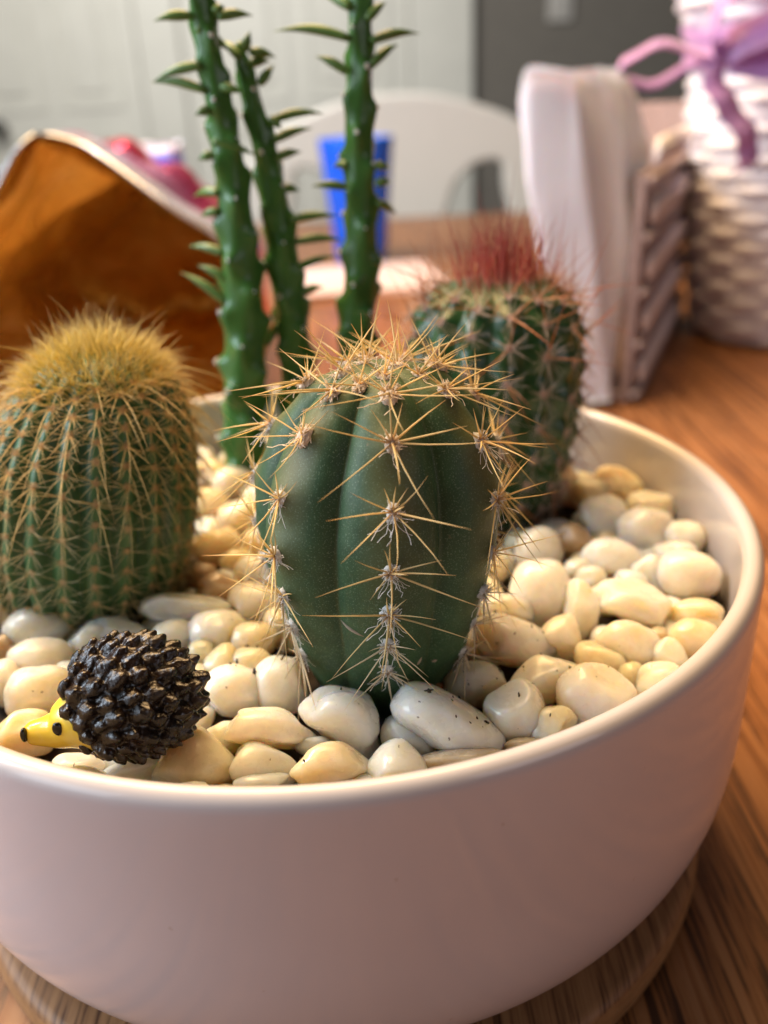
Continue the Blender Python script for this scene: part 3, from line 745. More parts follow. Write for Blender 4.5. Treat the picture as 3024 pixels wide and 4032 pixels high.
for i in range(2300):
    u = 0.225 * rng.random() ** 0.62; a = rng.uniform(0, 2 * PI); t = u / 0.225
    p = Bc.P(u, a) - V((0, 0, 0.004)); n = Bc.smooth_n(u, a)
    d = n * (0.45 + 0.6 * t) + V((math.cos(a) * 0.25 * t, math.sin(a) * 0.25 * t, 0.6 * (1 - 0.75 * t))) + V((rng.gauss(0, 0.30), rng.gauss(0, 0.30), rng.gauss(0, 0.16)))
    L = rng.uniform(0.045, 0.092) * (1.15 - 0.6 * t) * (1.6 if rng.random() < 0.12 else 1)
    spine(hair, p, d, L, 0.0010, V((rng.gauss(0, 0.2), rng.gauss(0, 0.2), -0.12 - 0.15 * t)), 4, 3, rng.random())
child('crown_spines', hair, SP_YEL, rootB)['kind'] = 'stuff'
cw = MB(); vs, fs = ico(4)
cw.add([V((cen.x + p.x * 0.095, cen.y + p.y * 0.095, 0.368 + p.z * 0.035 * (1 + 0.5 * noise.noise(p * 8)))) for p in vs], fs)
child('crown_wool', cw, WOOL_YEL, rootB)

# ---- the red spined cactus behind
prof = [(0.464, 0.33, 0.438, 0.0), (0.464, 0.33, 0.446, 0.05), (0.464, 0.33, 0.443, 0.094), (0.465, 0.33, 0.425, 0.1473), (0.465, 0.33, 0.395, 0.1830), (0.466, 0.33, 0.350, 0.2040), (0.465, 0.33, 0.272, 0.2150), (0.465, 0.33, 0.172, 0.2160), (0.464, 0.33, 0.073, 0.211),
        (0.462, 0.33, -0.001, 0.200), (0.463, 0.33, -0.078, 0.178), (0.464, 0.33, -0.17, 0.145), (0.464, 0.33, -0.25, 0.11)]
NC = 15
Cc = Body(prof, NC, 0.22, lambda u: 0.05 if u > 0.15 else 0.05 * u / 0.15, 1.0, math.radians(-20))
arC = []
for k in range(NC):
    for j in range(9):
        u = 0.14 + 0.835 * (j + (k * 0.37) % 1.0) / 9.3
        arC.append((u, 0.22 + k * 2 * PI / NC + Cc.tw * u))
def bumpC(u, th):
    s = 0
    for ua, ta in arC:
        du = (u - ua) / 0.034
        if abs(du) > 2.6: continue
        dt = ((th - ta + PI) % (2 * PI) - PI) / 0.16
        if abs(dt) > 2.6: continue
        s += 0.020 * math.exp(-du * du - dt * dt)
    return s
Cc.bump = bumpC
rootC = empty('red_spined_cactus', (0.464, 0.33, -0.22), 'dark green knobbly cactus with a tuft of red spines on top, behind the middle one', 'cactus')
child('body', Cc.mesh(120, 260, lambda u, th: (0.3, 0.5, 0.5)), SKIN_C, rootC)
woolC = [wool_mb(90 + i, 0.0115, 30, 0).mesh('areole', WOOL_PINK) for i in range(4)]
RAD2 = [(x, 1.0) for x in range(0, 360, 20)]
clC2 = [cluster_mb(100 + i, RAD2, 0.060, 0.00062, 22, 0.15, 0.05) for i in range(5)]
ceC = [cluster_mb(110 + i, [], 0.1, 0.0011, 0, 0, 0, centrals=[(-80 + 30 * (i % 3 - 1), 50, 1.2, 0.25), (-30, 45, 0.9, 0.1)][:[1, 0, 2][i % 3]]) for i in range(6)]
ceT = [cluster_mb(120 + i, [], 0.1, 0.0011, 0, 0, 0, centrals=[(-60 + 50 * i, 42, 1.5, 0.05), (80 + 60 * (i - 1), 48, 1.7, 0.02)]) for i in range(4)]
cand = []
for u, th in arC:
    M = Cc.F(u, th, 0.004); n = V((M[0][2], M[1][2], M[2][2])); cand.append((n.dot((CAMP - M.translation).normalized()), u, M))
cand.sort(key=lambda c: -c[0])
meC2 = [c.mesh('spine_cluster', SP_ASH) for c in clC2]; meCe = [c.mesh('central_spines', SP_ORANGE) for c in ceC]; meCt = [c.mesh('central_spines', SP_ORANGE) for c in ceT]
rest = MB(); restw = MB(); rest2 = MB(); wl = [wool_mb(90 + i, 0.016, 8, 0) for i in range(2)]
for i, (face, u, M) in enumerate(cand):
    M = M @ Matrix.Rotation(rng.gauss(0, 0.2), 4, 'Z'); s = rng.uniform(0.85, 1.15)
    if i < 96:
        a = put('areole', rng.choice(woolC), rootC, M)
        sp = link('spine_cluster', rng.choice(meC2), a); sp.matrix_local = Matrix.Scale(s, 4)
        sp = link('central_spines', rng.choice(meCt if u < 0.36 else meCe), a); sp.matrix_local = Matrix.Scale(s, 4)
    else:
        rest.add_mb(rng.choice(clC2), M); restw.add_mb(rng.choice(wl), M); rest2.add_mb(rng.choice(ceT if u < 0.33 else ceC), M)
child('side_spines', rest, SP_ASH, rootC)['kind'] = 'stuff'
child('side_central_spines', rest2, SP_ORANGE, rootC)['kind'] = 'stuff'
child('side_areoles', restw, WOOL_PINK, rootC)['kind'] = 'stuff'
hair = MB()
for i in range(250):
    u = 0.135 * rng.random() ** 0.75; a = rng.uniform(0, 2 * PI); t = u / 0.135
    p = Cc.P(u, a) - V((-0.012, 0, 0.004)); n = Cc.smooth_n(u, a)
    d = n * (0.25 + 0.55 * t ** 1.5) + V((0, 0, 0.8 - 0.35 * t)) + V((rng.gauss(0, 0.15), rng.gauss(0, 0.15), 0))
    L = rng.uniform(0.08, 0.20) * (1.1 - 0.35 * t) * (1.5 if rng.random() < 0.08 else 1)
    spine(hair, p, d, L, 0.0016, V((rng.gauss(0, 0.08), rng.gauss(0, 0.08), 0)), 3, 4, rng.random())
child('crown_spines', hair, SP_RED, rootC)['kind'] = 'stuff'
hair = MB()
for i in range(260):
    rr = 0.09 + 0.09 * math.sqrt(rng.random()); a = rng.uniform(0, 2 * PI)
    p = V((0.464 + rr * math.cos(a), 0.33 + rr * math.sin(a), 0.445 - 0.045 * ((rr) / 0.17) ** 2.5))
    d = V((math.cos(a), math.sin(a), rng.uniform(0.2, 1.4))) + V((rng.gauss(0, 0.3), rng.gauss(0, 0.3), 0))
    spine(hair, p, d, rng.uniform(0.04, 0.09), 0.0011, V((0, 0, 0)), 3, 3, rng.random())
child('crown_radial_spines', hair, SP_ORANGE, rootC)['kind'] = 'stuff'

# ---- the three tall needle stems
def stem_plant(label, axis, leaves, seed, offdot=0.0):
    rng = random.Random(seed)
    P = catmull([a[:3] for a in axis], 150); R = [v.x for v in catmull([(a[3], 0, 0) for a in axis], 150)]
    L = [0]
    for a, b in zip(P, P[1:]): L.append(L[-1] + (a - b).length)
    tot = L[-1]
    knobs = []; s = 0.02; k = rng.randint(0, 9)
    while s < tot - 0.01:
        knobs.append((s, (k * 2.39996) % (2 * PI))); k += 1; s += 0.026 + 0.008 * rng.random()
    root = empty('needle_stem_succulent', (axis[-1][0], axis[-1][1], -0.21), label, 'succulent', 'tall stems rising at the back of the bowl')
    mb = MB()
    def surf(i, th):
        i = max(0, min(149, i)); r = R[i]; s = L[i]; b = 0
        for ks, ka in knobs:
            ds = (s - ks)
            if -0.075 < ds < 0.13:
                dt = (th - ka + PI) % (2 * PI) - PI
                w = 0.052 if ds < 0 else 0.075
                if abs(dt) < 1.6: b += math.exp(-(dt / 0.40) ** 2) * (math.exp(-(ds / (0.016 if ds < 0 else 0.045)) ** 2))
        return P[i] + V((math.cos(th), math.sin(th), 0)) * (r * (0.82 + 0.34 * min(b, 1.25)))
    grid_surface(mb, lambda u, v: surf(round(u * 149), 2 * PI * v), 150, 48)
    tip = P[0] + V((0, 0, R[0] * 0.8)); n0 = len(mb.v)
    mb.v.append(tip); mb.t.append((0.5, 0.5, 0.5)); mb.f.extend([(n0, j, (j + 1) % 48) for j in range(48)])
    child('stem', mb, SKIN_E, root)
    wm = [wool_mb(seed * 7 + i, 0.010, 14, 0).mesh('areole', WOOL) for i in range(2)]
    for n, (ks, ka) in enumerate(knobs[:95]):
        i = min(range(150), key=lambda q: abs(L[q] - ks)); p = surf(i, ka); nrm = V((math.cos(ka), math.sin(ka), 0.35)).normalized()
        M = frame_from(nrm).to_4x4(); M.translation = p
        put('areole', wm[n % 2], root, M @ Matrix.Scale(rng.uniform(0.25, 0.9), 4))
    for a, b in leaves:
        a, b = V(a), V(b); b = b + (b - a) * 0.28; lm = MB(); d = b - a; side = V((0, 0, 1)); ln = d.length
        pts = []; rad = []; N = 12; arch = 0.065 * ln * (1 if abs(d.x) > abs(d.z) else 0.3)
        for i in range(N):
            t = i / (N - 1)
            pts.append(a + d * t + V((0, 0, arch * math.sin(PI * t)))); rad.append(0.0096 * (0.5 + 0.9 * math.sin(PI * min(1, t * 0.8 + 0.15))) * (1 - t ** 2.6) + 0.0005)
        tube(lm, pts, rad, 10)
        lm.t = [(max(0, min(1, (0.9 if t[0] > 0.95 else 0.12))), 0.5, 0.5) for t in lm.t]
        child('leaf', lm, LEAF, root)
    return root
AX_L = [(-0.244, 0.60, 1.158, 0.0344), (-0.245, 0.60, 1.067, 0.0374), (-0.233, 0.60, 0.93, 0.0400), (-0.221, 0.60, 0.774, 0.0460), (-0.218, 0.60, 0.585, 0.0560), (-0.222, 0.60, 0.383, 0.0670), (-0.239, 0.60, 0.166, 0.072), (-0.272, 0.60, -0.067, 0.0690), (-0.285, 0.60, -0.22, 0.064)]
AX_M = [(-0.168, 0.66, 1.02, 0.0121), (-0.164, 0.66, 0.972, 0.0240), (-0.149, 0.66, 0.883, 0.0320), (-0.125, 0.66, 0.744, 0.0400), (-0.110, 0.66, 0.573, 0.0490), (-0.096, 0.66, 0.365, 0.056), (-0.092, 0.66, 0.17, 0.0575), (-0.107, 0.66, -0.006, 0.058), (-0.125, 0.66, -0.22, 0.0558)]
AX_R = [(0.154, 0.66, 1.16, 0.0320), (0.152, 0.66, 1.107, 0.0345), (0.144, 0.66, 0.98, 0.0385), (0.131, 0.66, 0.779, 0.0470), (0.125, 0.66, 0.60, 0.0510), (0.117, 0.66, 0.408, 0.058), (0.099, 0.66, 0.287, 0.063), (0.087, 0.66, 0.06, 0.066), (0.074, 0.66, -0.22, 0.0646)]
LV_L = [
  ((-0.27, 0.57, 1.082), (-0.343, 0.569, 1.076)),
  ((-0.202, 0.57, 1.077), (-0.137, 0.594, 1.078)),
  ((-0.212, 0.57, 1.088), (-0.19, 0.58, 1.096)),
  ((-0.258, 0.57, 0.971), (-0.365, 0.598, 0.946)),
  ((-0.254, 0.57, 0.914), (-0.367, 0.6, 0.934)),
  ((-0.214, 0.57, 0.92), (-0.17, 0.555, 0.907)),
  ((-0.248, 0.57, 0.868), (-0.277, 0.551, 0.86)),
  ((-0.259, 0.57, 1.053), (-0.198, 0.617, 1.008)),
  ((-0.252, 0.57, 0.791), (-0.165, 0.571, 0.761)),
  ((-0.257, 0.57, 0.761), (-0.287, 0.569, 0.752)),
  ((-0.253, 0.57, 0.666), (-0.318, 0.63, 0.655)),
  ((-0.259, 0.57, 0.619), (-0.301, 0.588, 0.607)),
  ((-0.257, 0.57, 0.507), (-0.34, 0.617, 0.519)),
  ((-0.257, 0.57, 0.435), (-0.321, 0.588, 0.467)),
  ((-0.265, 0.57, 0.371), (-0.364, 0.601, 0.437)),
]
LV_M = [
  ((-0.153, 0.63, 1.003), (-0.137, 0.622, 1.037)),
  ((-0.138, 0.63, 0.999), (-0.09, 0.661, 0.988)),
  ((-0.141, 0.63, 0.971), (-0.105, 0.679, 0.976)),
  ((-0.122, 0.63, 0.924), (-0.09, 0.652, 0.959)),
  ((-0.167, 0.63, 0.986), (-0.204, 0.669, 1.021)),
  ((-0.09, 0.63, 0.838), (0.011, 0.664, 0.844)),
  ((-0.098, 0.63, 0.842), (-0.078, 0.615, 0.819)),
  ((-0.099, 0.63, 0.786), (-0.017, 0.671, 0.805)),
  ((-0.095, 0.63, 0.743), (-0.042, 0.657, 0.751)),
  ((-0.085, 0.63, 0.665), (-0.048, 0.634, 0.657)),
  ((-0.072, 0.63, 0.579), (0.036, 0.612, 0.585)),
  ((-0.06, 0.63, 0.521), (0.046, 0.679, 0.511)),
  ((-0.066, 0.63, 0.448), (0.026, 0.648, 0.467)),
  ((-0.059, 0.63, 0.378), (-0.007, 0.668, 0.382)),
  ((-0.134, 0.63, 0.292), (-0.189, 0.68, 0.198)),
]
LV_R = [
  ((0.119, 0.63, 1.02), (-0.034, 0.667, 1.041)),
  ((0.176, 0.63, 1.011), (0.278, 0.684, 1.023)),
  ((0.167, 0.63, 1.059), (0.207, 0.642, 1.089)),
  ((0.125, 0.63, 1.088), (0.071, 0.674, 1.115)),
  ((0.108, 0.63, 0.943), (0.046, 0.646, 0.974)),
  ((0.173, 0.63, 0.954), (0.232, 0.685, 0.993)),
  ((0.095, 0.63, 0.716), (0.064, 0.68, 0.71)),
  ((0.091, 0.63, 0.659), (0.016, 0.618, 0.665)),
  ((0.172, 0.63, 0.665), (0.205, 0.621, 0.668)),
  ((0.17, 0.63, 0.712), (0.203, 0.627, 0.705)),
  ((0.173, 0.63, 0.613), (0.216, 0.687, 0.582)),
]
stem_plant('tall green stem with little needle leaves, thickest one at the left of the pair', AX_L, LV_L, 11)
stem_plant('slimmer needle leaved green stem with its tip in view, right of the thick one', AX_M, LV_M, 12)
stem_plant('straight needle leaved green stem standing alone in front of the blue cup', AX_R, LV_R, 13)

# ------------------------------------------------------------------ hedgehog figurine
rootH = empty('hedgehog_figurine', (-0.285, -0.70, -0.145), 'small glossy hedgehog figurine with black quills and a yellow face, on the pebbles', 'figurine')
def remesh(mb, vox, name, mat, parent, sm=2):
    me = mb.mesh(name, mat); tmp = bpy.data.objects.new('tmp', me); COL.objects.link(tmp)
    r = tmp.modifiers.new('r', 'REMESH'); r.mode = 'VOXEL'; r.voxel_size = vox * U; r.use_smooth_shade = True
    s = tmp.modifiers.new('s', 'SMOOTH'); s.factor = 0.5; s.iterations = sm
    dg = bpy.context.evaluated_depsgraph_get(); out = bpy.data.meshes.new_from_object(tmp.evaluated_get(dg))
    bpy.data.objects.remove(tmp); out.name = name
    out.materials.clear(); out.materials.append(mat)
    out.polygons.foreach_set('use_smooth', [True] * len(out.polygons))
    return link(name, out, parent)
mr = NT('black_resin'); co_ = mr.coord()
mr.set(color=mr.ramp(mr.noise(co_, 160, 4), [(0.3, (0.006, 0.004, 0.003)), (0.75, (0.024, 0.012, 0.007))]), rough=mr.ramp(mr.noise(co_, 500, 3), [(0.3, (0.14,) * 3), (0.7, (0.34,) * 3)]), spec=0.5)
mr.bump(mr.noise(co_, 260, 5, 0.65, 0.6), 0.6, 0.0009)
RESIN = mr.m
hb = MB(); vs, fs = ico(4); HC = V((-0.013, 0, 0.110)); tilt = Matrix.Rotation(math.radians(7), 3, 'Y')
ax = V((0.112, 0.100, 0.097))
hb.add([HC + tilt @ V((p.x * ax.x, p.y * ax.y, p.z * ax.z)) for p in vs], fs)
rng = random.Random(4)
NQ = 135
for i in range(NQ):
    z = 1 - 2 * (i + 0.5) / NQ; a = i * 2.39996; q = V((z, math.sqrt(1 - z * z) * math.cos(a), math.sqrt(1 - z * z) * math.sin(a)))
    if q.x < -0.86 or (q.x < -0.62 and q.y < 0.2 and q.z < 0.1): continue
    q = (q + V((rng.gauss(0, 0.03), rng.gauss(0, 0.03), rng.gauss(0, 0.03)))).normalized()
    p = HC + tilt @ V((q.x * ax.x, q.y * ax.y, q.z * ax.z)); n = (tilt @ V((q.x / ax.x, q.y / ax.y, q.z / ax.z))).normalized()
    d = (n + V((0.85, 0, 0.35 if q.z > -0.3 else -0.05))).normalized(); s = rng.uniform(0.85, 1.15) * (0.72 if q.z < -0.35 else 1)
    s *= 1.05; L = 0.024 * s
    tube(hb, [p - d * 0.012, p + d * L * 0.25, p + d * L * 0.6, p + d * L * 0.88, p + d * L], [0.0185 * s, 0.0155 * s, 0.0100 * s, 0.0050 * s, 0.0015 * s], 7)
hb2 = remesh(hb, 0.0026, 'quill_coat', RESIN, rootH, 3)
nrm_ = [v_.normal.copy() for v_ in hb2.data.vertices]         # rough cast surface
for v_, n_v in zip(hb2.data.vertices, nrm_):
    q = v_.co / U
    v_.co = v_.co + n_v * (U * (0.0032 * noise.noise(q * 42) + 0.0018 * noise.noise(q * 110)))
YEL = NT('yellow_paint'); co_ = YEL.coord()
YEL.set(color=YEL.rgbmix(YEL.ramp(YEL.noise(co_, 200, 3), [(0.5, (0,) * 3), (0.75, (0.5,) * 3)]), (0.80, 0.56, 0.05), (0.80, 0.66, 0.25)), rough=0.25, coat=0.3)
hm = MB(); base = V((-0.285, -0.70, -0.145))
secs = [(0.85 * x_ - 0.018, z_, r_ * 0.93) for x_, z_, r_ in [(-0.055, 0.098, 0.068), (-0.085, 0.096, 0.060), (-0.112, 0.088, 0.049), (-0.135, 0.080, 0.037), (-0.158, 0.078, 0.029), (-0.180, 0.078, 0.0235), (-0.192, 0.0785, 0.0195), (-0.199, 0.079, 0.012), (-0.201, 0.079, 0.001)]]
tube(hm, catmull([(x, -0.028 - 0.02 * i / 8, z) for i, (x, z, r) in enumerate(secs)], 30), [v.x for v in catmull([(r, 0, 0) for x, z, r in secs], 30)], 24)
head = link('head', hm.mesh('head', YEL.m), rootH)
EYE = plain('black_gloss_paint', (0.006, 0.005, 0.005), 0.12, 0.1)
em = MB(); vs, fs = ico(3)
em.add([V((-0.117, -0.0735, 0.109)) + V((p.x * 0.0095, p.y * 0.006, p.z * 0.0135)) for p in vs], fs); link('eye', em.mesh('eye', EYE), head)
em = MB(); em.add([V((-0.1845, -0.054, 0.0850)) + V((p.x * 0.0060, p.y * 0.009, p.z * 0.0135)) for p in vs], fs); link('nose', em.mesh('nose', EYE), head)

# ------------------------------------------------------------------ lower pebbles, crumbs, bark chip
FILL_KEEP = {5, 15, 20, 40, 41, 44, 65, 66, 74, 83, 84, 85, 88, 89, 90, 97, 105, 107, 110, 115, 122, 124, 126, 127, 131, 133, 135, 139, 140, 145, 146, 148, 154, 155}
rng = random.Random(21)
var = [[pebble_mesh((0.052 * rng.uniform(0.85, 1.3), 0.040 * rng.uniform(0.85, 1.15), 0.044 * rng.uniform(0.85, 1.2)), rng.choice('rrlo'), 300 + i, 3).mesh('pebble', PEB[k]) for i in range(5)] for k in 'cgw']
stems = [(0.143, -0.43, 0.17), (-0.572, -0.05, 0.22), (0.464, 0.33, 0.17), (-0.285, 0.60, 0.075), (-0.125, 0.66, 0.065), (0.074, 0.66, 0.075)]
placed = []; n = 0
for tries in range(6000):
    a = rng.uniform(0, 2 * PI); r = 0.89 * math.sqrt(rng.random()); x, y = r * math.cos(a), r * math.sin(a)
    low = tries > 2500
    z = -0.205 if low else -0.17
    if any(math.hypot(x - sx, y - sy) < sr + 0.045 for sx, sy, sr in stems): continue
    if abs(x - 0.18) < 0.13 and -0.63 < y < -0.52: continue            # bare soil at the foot of the middle cactus
    if abs(x + 0.42) < 0.1 and -0.33 < y < -0.27: continue
    if not low and any((V((x, y, z)) - h).length < hr + 0.05 for h, hr in heroes): continue
    if not low and math.hypot(x + 0.285, y + 0.70) < 0.12: continue
    if low and any((V((x, y, z)) - h).length < hr * 0.75 + 0.03 for h, hr in heroes): continue
    if any((x - q[0]) ** 2 + (y - q[1]) ** 2 + (z - q[2]) ** 2 < 0.084 ** 2 for q in placed): continue
    placed.append((x, y, z)); k = rng.choice([0, 0, 1, 2]); me = rng.choice(var[k]); e = Euler((rng.uniform(-0.5, 0.5), rng.uniform(-0.5, 0.5), rng.uniform(0, 6.28)))
    n += 1
    if FILL_KEEP is not None and (n - 1) not in FILL_KEEP: continue
    o = link('pebble', me, None, (x, y, z)); o.rotation_euler = e
    o['fill'] = n - 1
    if low: tag(o, 'small pebble wedged low in the gaps between the bigger pebbles', 'pebble', 'low pebbles in the gaps')
    else: tag(o, 'plain cream pebble at the back of the bowl among the cacti and stems', 'pebble', 'back pebbles among the stems')

# black crumbs of soil lying on the pebbles
cm = MB(); rng = random.Random(31)
def crumb(p, s):
    vs, fs = ico(1); e = Euler((rng.uniform(0, 6), rng.uniform(0, 6), rng.uniform(0, 6))).to_matrix()
    k = V((rng.uniform(0.9, 2.2), rng.uniform(0.4, 0.8), rng.uniform(0.25, 0.45)))
    cm.add([V(p) + e @ V((q.x * k.x, q.y * k.y, q.z * k.z)) * s * (1 + 0.4 * noise.noise(q * 3 + V(p) * 50)) for q in vs], fs)
from mathutils.bvhtree import BVHTree
bpy.context.view_layer.update()
allv = []; allp = []
for ob in scene.objects:
    if ob.type == 'MESH' and ob.name.startswith('pebble'):
        b0 = len(allv); mw = ob.matrix_world; allv.extend([mw @ v.co / U for v in ob.data.vertices]); allp.extend([tuple(b0 + i for i in p.vertices) for p in ob.data.polygons])
bvh = BVHTree.FromPolygons(allv, allp)
def drop(x, y, s):
    h = bvh.ray_cast(V((x, y, 0.3)), V((0, 0, -1)))
    if h[0] is not None and not any(math.hypot(x - sx, y - sy) < sr for sx, sy, sr in stems): crumb(h[0] + V((0, 0, s * 0.2)), s)
for k in range(34): drop(rng.gauss(0.27, 0.06), rng.gauss(-0.62, 0.05), rng.choice([0.003, 0.004, 0.0055, 0.002, 0.0025]))
for k in range(40): drop(rng.gauss(0.40, 0.09), rng.gauss(-0.50, 0.08), rng.choice([0.003, 0.004, 0.006, 0.002, 0.0025]))
for k in range(22): drop(rng.gauss(-0.10, 0.06), rng.gauss(-0.43, 0.05), rng.choice([0.002, 0.003, 0.005, 0.007]))
for k in range(150):
    a = rng.uniform(0, 2 * PI); r = 0.9 * math.sqrt(rng.random()); drop(r * math.cos(a), r * math.sin(a), rng.choice([0.0015, 0.002, 0.0025, 0.0035]))
o = link('soil_crumbs', cm.mesh('soil_crumbs', CRUMB)); o['kind'] = 'stuff'
bm_ = MB(); vs, fs = ico(3)
bm_.add([V((p.x * 0.032, p.y * 0.022, p.z * 0.016)) * (1 + 0.5 * noise.noise(p * 2.3 + V((4, 1, 0))) + 0.2 * noise.noise(p * 6)) for p in vs], fs)
o = link('bark_chip', bm_.mesh('bark_chip', plain('bark', (0.24, 0.11, 0.035), 0.8, 0.6, 500)), None, (0.218, -0.535, -0.165)); tag(o, 'rusty brown bark chip in the soil at the middle cactus foot', 'bark chip')

# ------------------------------------------------------------------ things on the table behind
# blue tumbler
m = MB(); pr = []
cx, cy = 0.03, 8.75
for r, z in [(0.001, TZ + 0.004), (0.27, TZ + 0.004), (0.29, TZ + 0.02), (0.42, 0.46), (0.425, 0.475), (0.405, 0.475), (0.27, TZ + 0.1), (0.001, TZ + 0.1)]: pr.append((r, z))
lathe(m, pr, 64, (cx, cy)); m.v = [V(p) - V((cx, cy, TZ)) for p in m.v]
bl = NT('blue_plastic'); bl.set(color=bl.ramp(bl.noise(bl.coord(), 40), [(0.3, (0.0, 0.10, 0.85)), (0.7, (0.0, 0.15, 0.95))]), rough=0.22, sss=0.2, ssss=0.01)
o = link('blue_tumbler', m.mesh('blue_tumbler', bl.m), None, (cx, cy, TZ)); tag(o, 'tall bright blue plastic cup standing behind the lone stem', 'cup')
# folded pink napkin lying flat
m = MB()
for k in range(3): box(m, (0.05 + 0.03 * k, 7.55, TZ + 0.012 + 0.022 * k), (1.45, 1.5, 0.018), Matrix.Rotation(0.10 + 0.02 * k, 3, 'Z'))
o = link('folded_napkin', m.mesh('folded_napkin', plain('pale_pink_paper', (0.78, 0.62, 0.62), 0.8, 0.05), False)); bevel(o, 0.008, 2); tag(o, 'pale pink folded napkin lying flat before the blue cup', 'napkin')

# white chair with a rounded back, beyond the table edge
rootW = empty('white_chair', (0.35, 15.0, FLOORZ), 'cream white chair with an arched openwork back behind the table', 'chair')
cu = bpy.data.curves.new('chair_back', 'CURVE'); cu.dimensions = '2D'; cu.fill_mode = 'BOTH'; cu.extrude = 0.10 * U; cu.bevel_depth = 0.09 * U; cu.bevel_resolution = 3
def spl(pts):
    s = cu.splines.new('BEZIER'); s.bezier_points.add(len(pts) - 1); s.use_cyclic_u = True
    for b, p in zip(s.bezier_points, pts):
        b.co = (p[0] * U, p[1] * U, 0); b.handle_left_type = b.handle_right_type = 'AUTO'
spl([(-2.95, -3.9), (-2.75, -1.1), (-2.1, 0.05), (-1.0, 0.62), (0.35, 0.83), (1.7, 0.62), (2.8, 0.05), (3.45, -1.1), (3.65, -3.9), (2.0, -4.0), (0.35, -4.0), (-1.3, -4.0)])
spl([(1.20, -3.2), (1.22, -0.75), (1.5, -0.35), (1.95, -0.15), (2.25, -0.22), (2.33, -0.6), (2.33, -3.2)])
spl([(-0.50, -3.2), (-0.52, -0.75), (-0.80, -0.35), (-1.25, -0.15), (-1.55, -0.22), (-1.63, -0.6), (-1.63, -3.2)])
spl([(2.80, -3.2), (2.80, -1.1), (2.95, -1.0), (3.05, -1.3), (3.15, -3.2)])
spl([(-2.10, -3.2), (-2.10, -1.1), (-2.25, -1.0), (-2.35, -1.3), (-2.45, -3.2)])
tmp = bpy.data.objects.new('tmp', cu); COL.objects.link(tmp); bpy.context.view_layer.update()
me = bpy.data.meshes.new_from_object(tmp.evaluated_get(bpy.context.evaluated_depsgraph_get())); bpy.data.objects.remove(tmp)
CHW = plain('cream_plastic', (0.74, 0.71, 0.64), 0.4, 0.03)
me.materials.clear(); me.materials.append(CHW)
o = link('backrest', me, rootW); o.matrix_local = Matrix.Translation(V((0, 0, -FLOORZ)) * U) @ Matrix.Rotation(PI / 2, 4, 'X')
m = MB(); box(m, (0.35, 13.4, -4.1), (5.6, 3.6, 0.3)); bevel(child('seat', m, CHW, rootW, False), 0.12)
for sx in (-2.2, 2.9):
    for y in (12.0, 14.9):
        m = MB(); box(m, (sx, y, (FLOORZ - 4.25) / 2), (0.4, 0.4, -FLOORZ - 4.25)); child('leg', m, CHW, rootW, False)

# napkin holder with a wad of white napkins
rootN = empty('napkin_holder', (1.9, 3.9, TZ), 'pinkish brown woven napkin holder with pegged rows, stuffed with white napkins', 'napkin holder')
WICK = plain('brown_wicker', (0.36, 0.27, 0.25), 0.6, 0.25, 300); PEG = plain('white_cord', (0.74, 0.70, 0.70), 0.4, 0.08)
A0 = V((1.66, 3.22, 0)); A1 = V((2.62, 5.35, 0)); dA = (A1 - A0).normalized(); nA = V((dA.y, -dA.x, 0))
R = Matrix((dA, nA, V((0, 0, 1)))).transposed(); LA = (A1 - A0).length
mb = MB(); box(mb, (A0 + A1) * 0.5 + V((0, 0, -0.22)), (LA, 0.05, 1.30), R); child('side_panel', mb, WICK, rootN, False)
for k in range(5):
    z = TZ + 0.12 + 0.31 * k
    mb = MB(); tube(mb, [A0 + nA * 0.06 + V((0, 0, z - 0.06)), A1 + nA * 0.06 + V((0, 0, z - 0.06))], 0.026, 10); child('cane', mb, WICK, rootN)
    mb = MB()
    for j in range(15):
        p = A0.lerp(A1, (j + 0.7) / 15.5) + nA * 0.07 + V((0, 0, z + 0.08)); tube(mb, [p - V((0, 0, 0.07)) - dA * 0.015, p, p + V((0, 0, 0.07)) + dA * 0.02], [0.020, 0.034, 0.018], 6)
    child('peg_row', mb, PEG, rootN)
mb = MB()
B0 = A0 - nA * 0.42; B1 = A1 - nA * 0.42
box(mb, (B0 + B1) * 0.5 + V((0, 0, -0.32)), (LA, 0.05, 1.10), R); child('side_panel', mb, WICK, rootN, False)
mb = MB(); box(mb, (A1 + B1) * 0.5 + V((0, 0, -0.05)), (0.05, 0.42, 1.6), R); child('back_panel', mb, WICK, rootN, False)
mb = MB(); box(mb, (A0 + A1 + B0 + B1) * 0.25 + V((0, 0, TZ + 0.04)), (LA, 0.46, 0.05), R); child('base', mb, WICK, rootN, False)
NAPW = NT('white_napkin_cool_cast'); NAPW.set(color=NAPW.ramp(NAPW.noise(NAPW.coord(), 60), [(0.3, (0.77, 0.83, 0.94)), (0.7, (0.82, 0.87, 0.97))]), rough=0.28, sss=0.15, ssss=0.004); NAPW = NAPW.m  # blue cast of the window light put into the white paper's colour
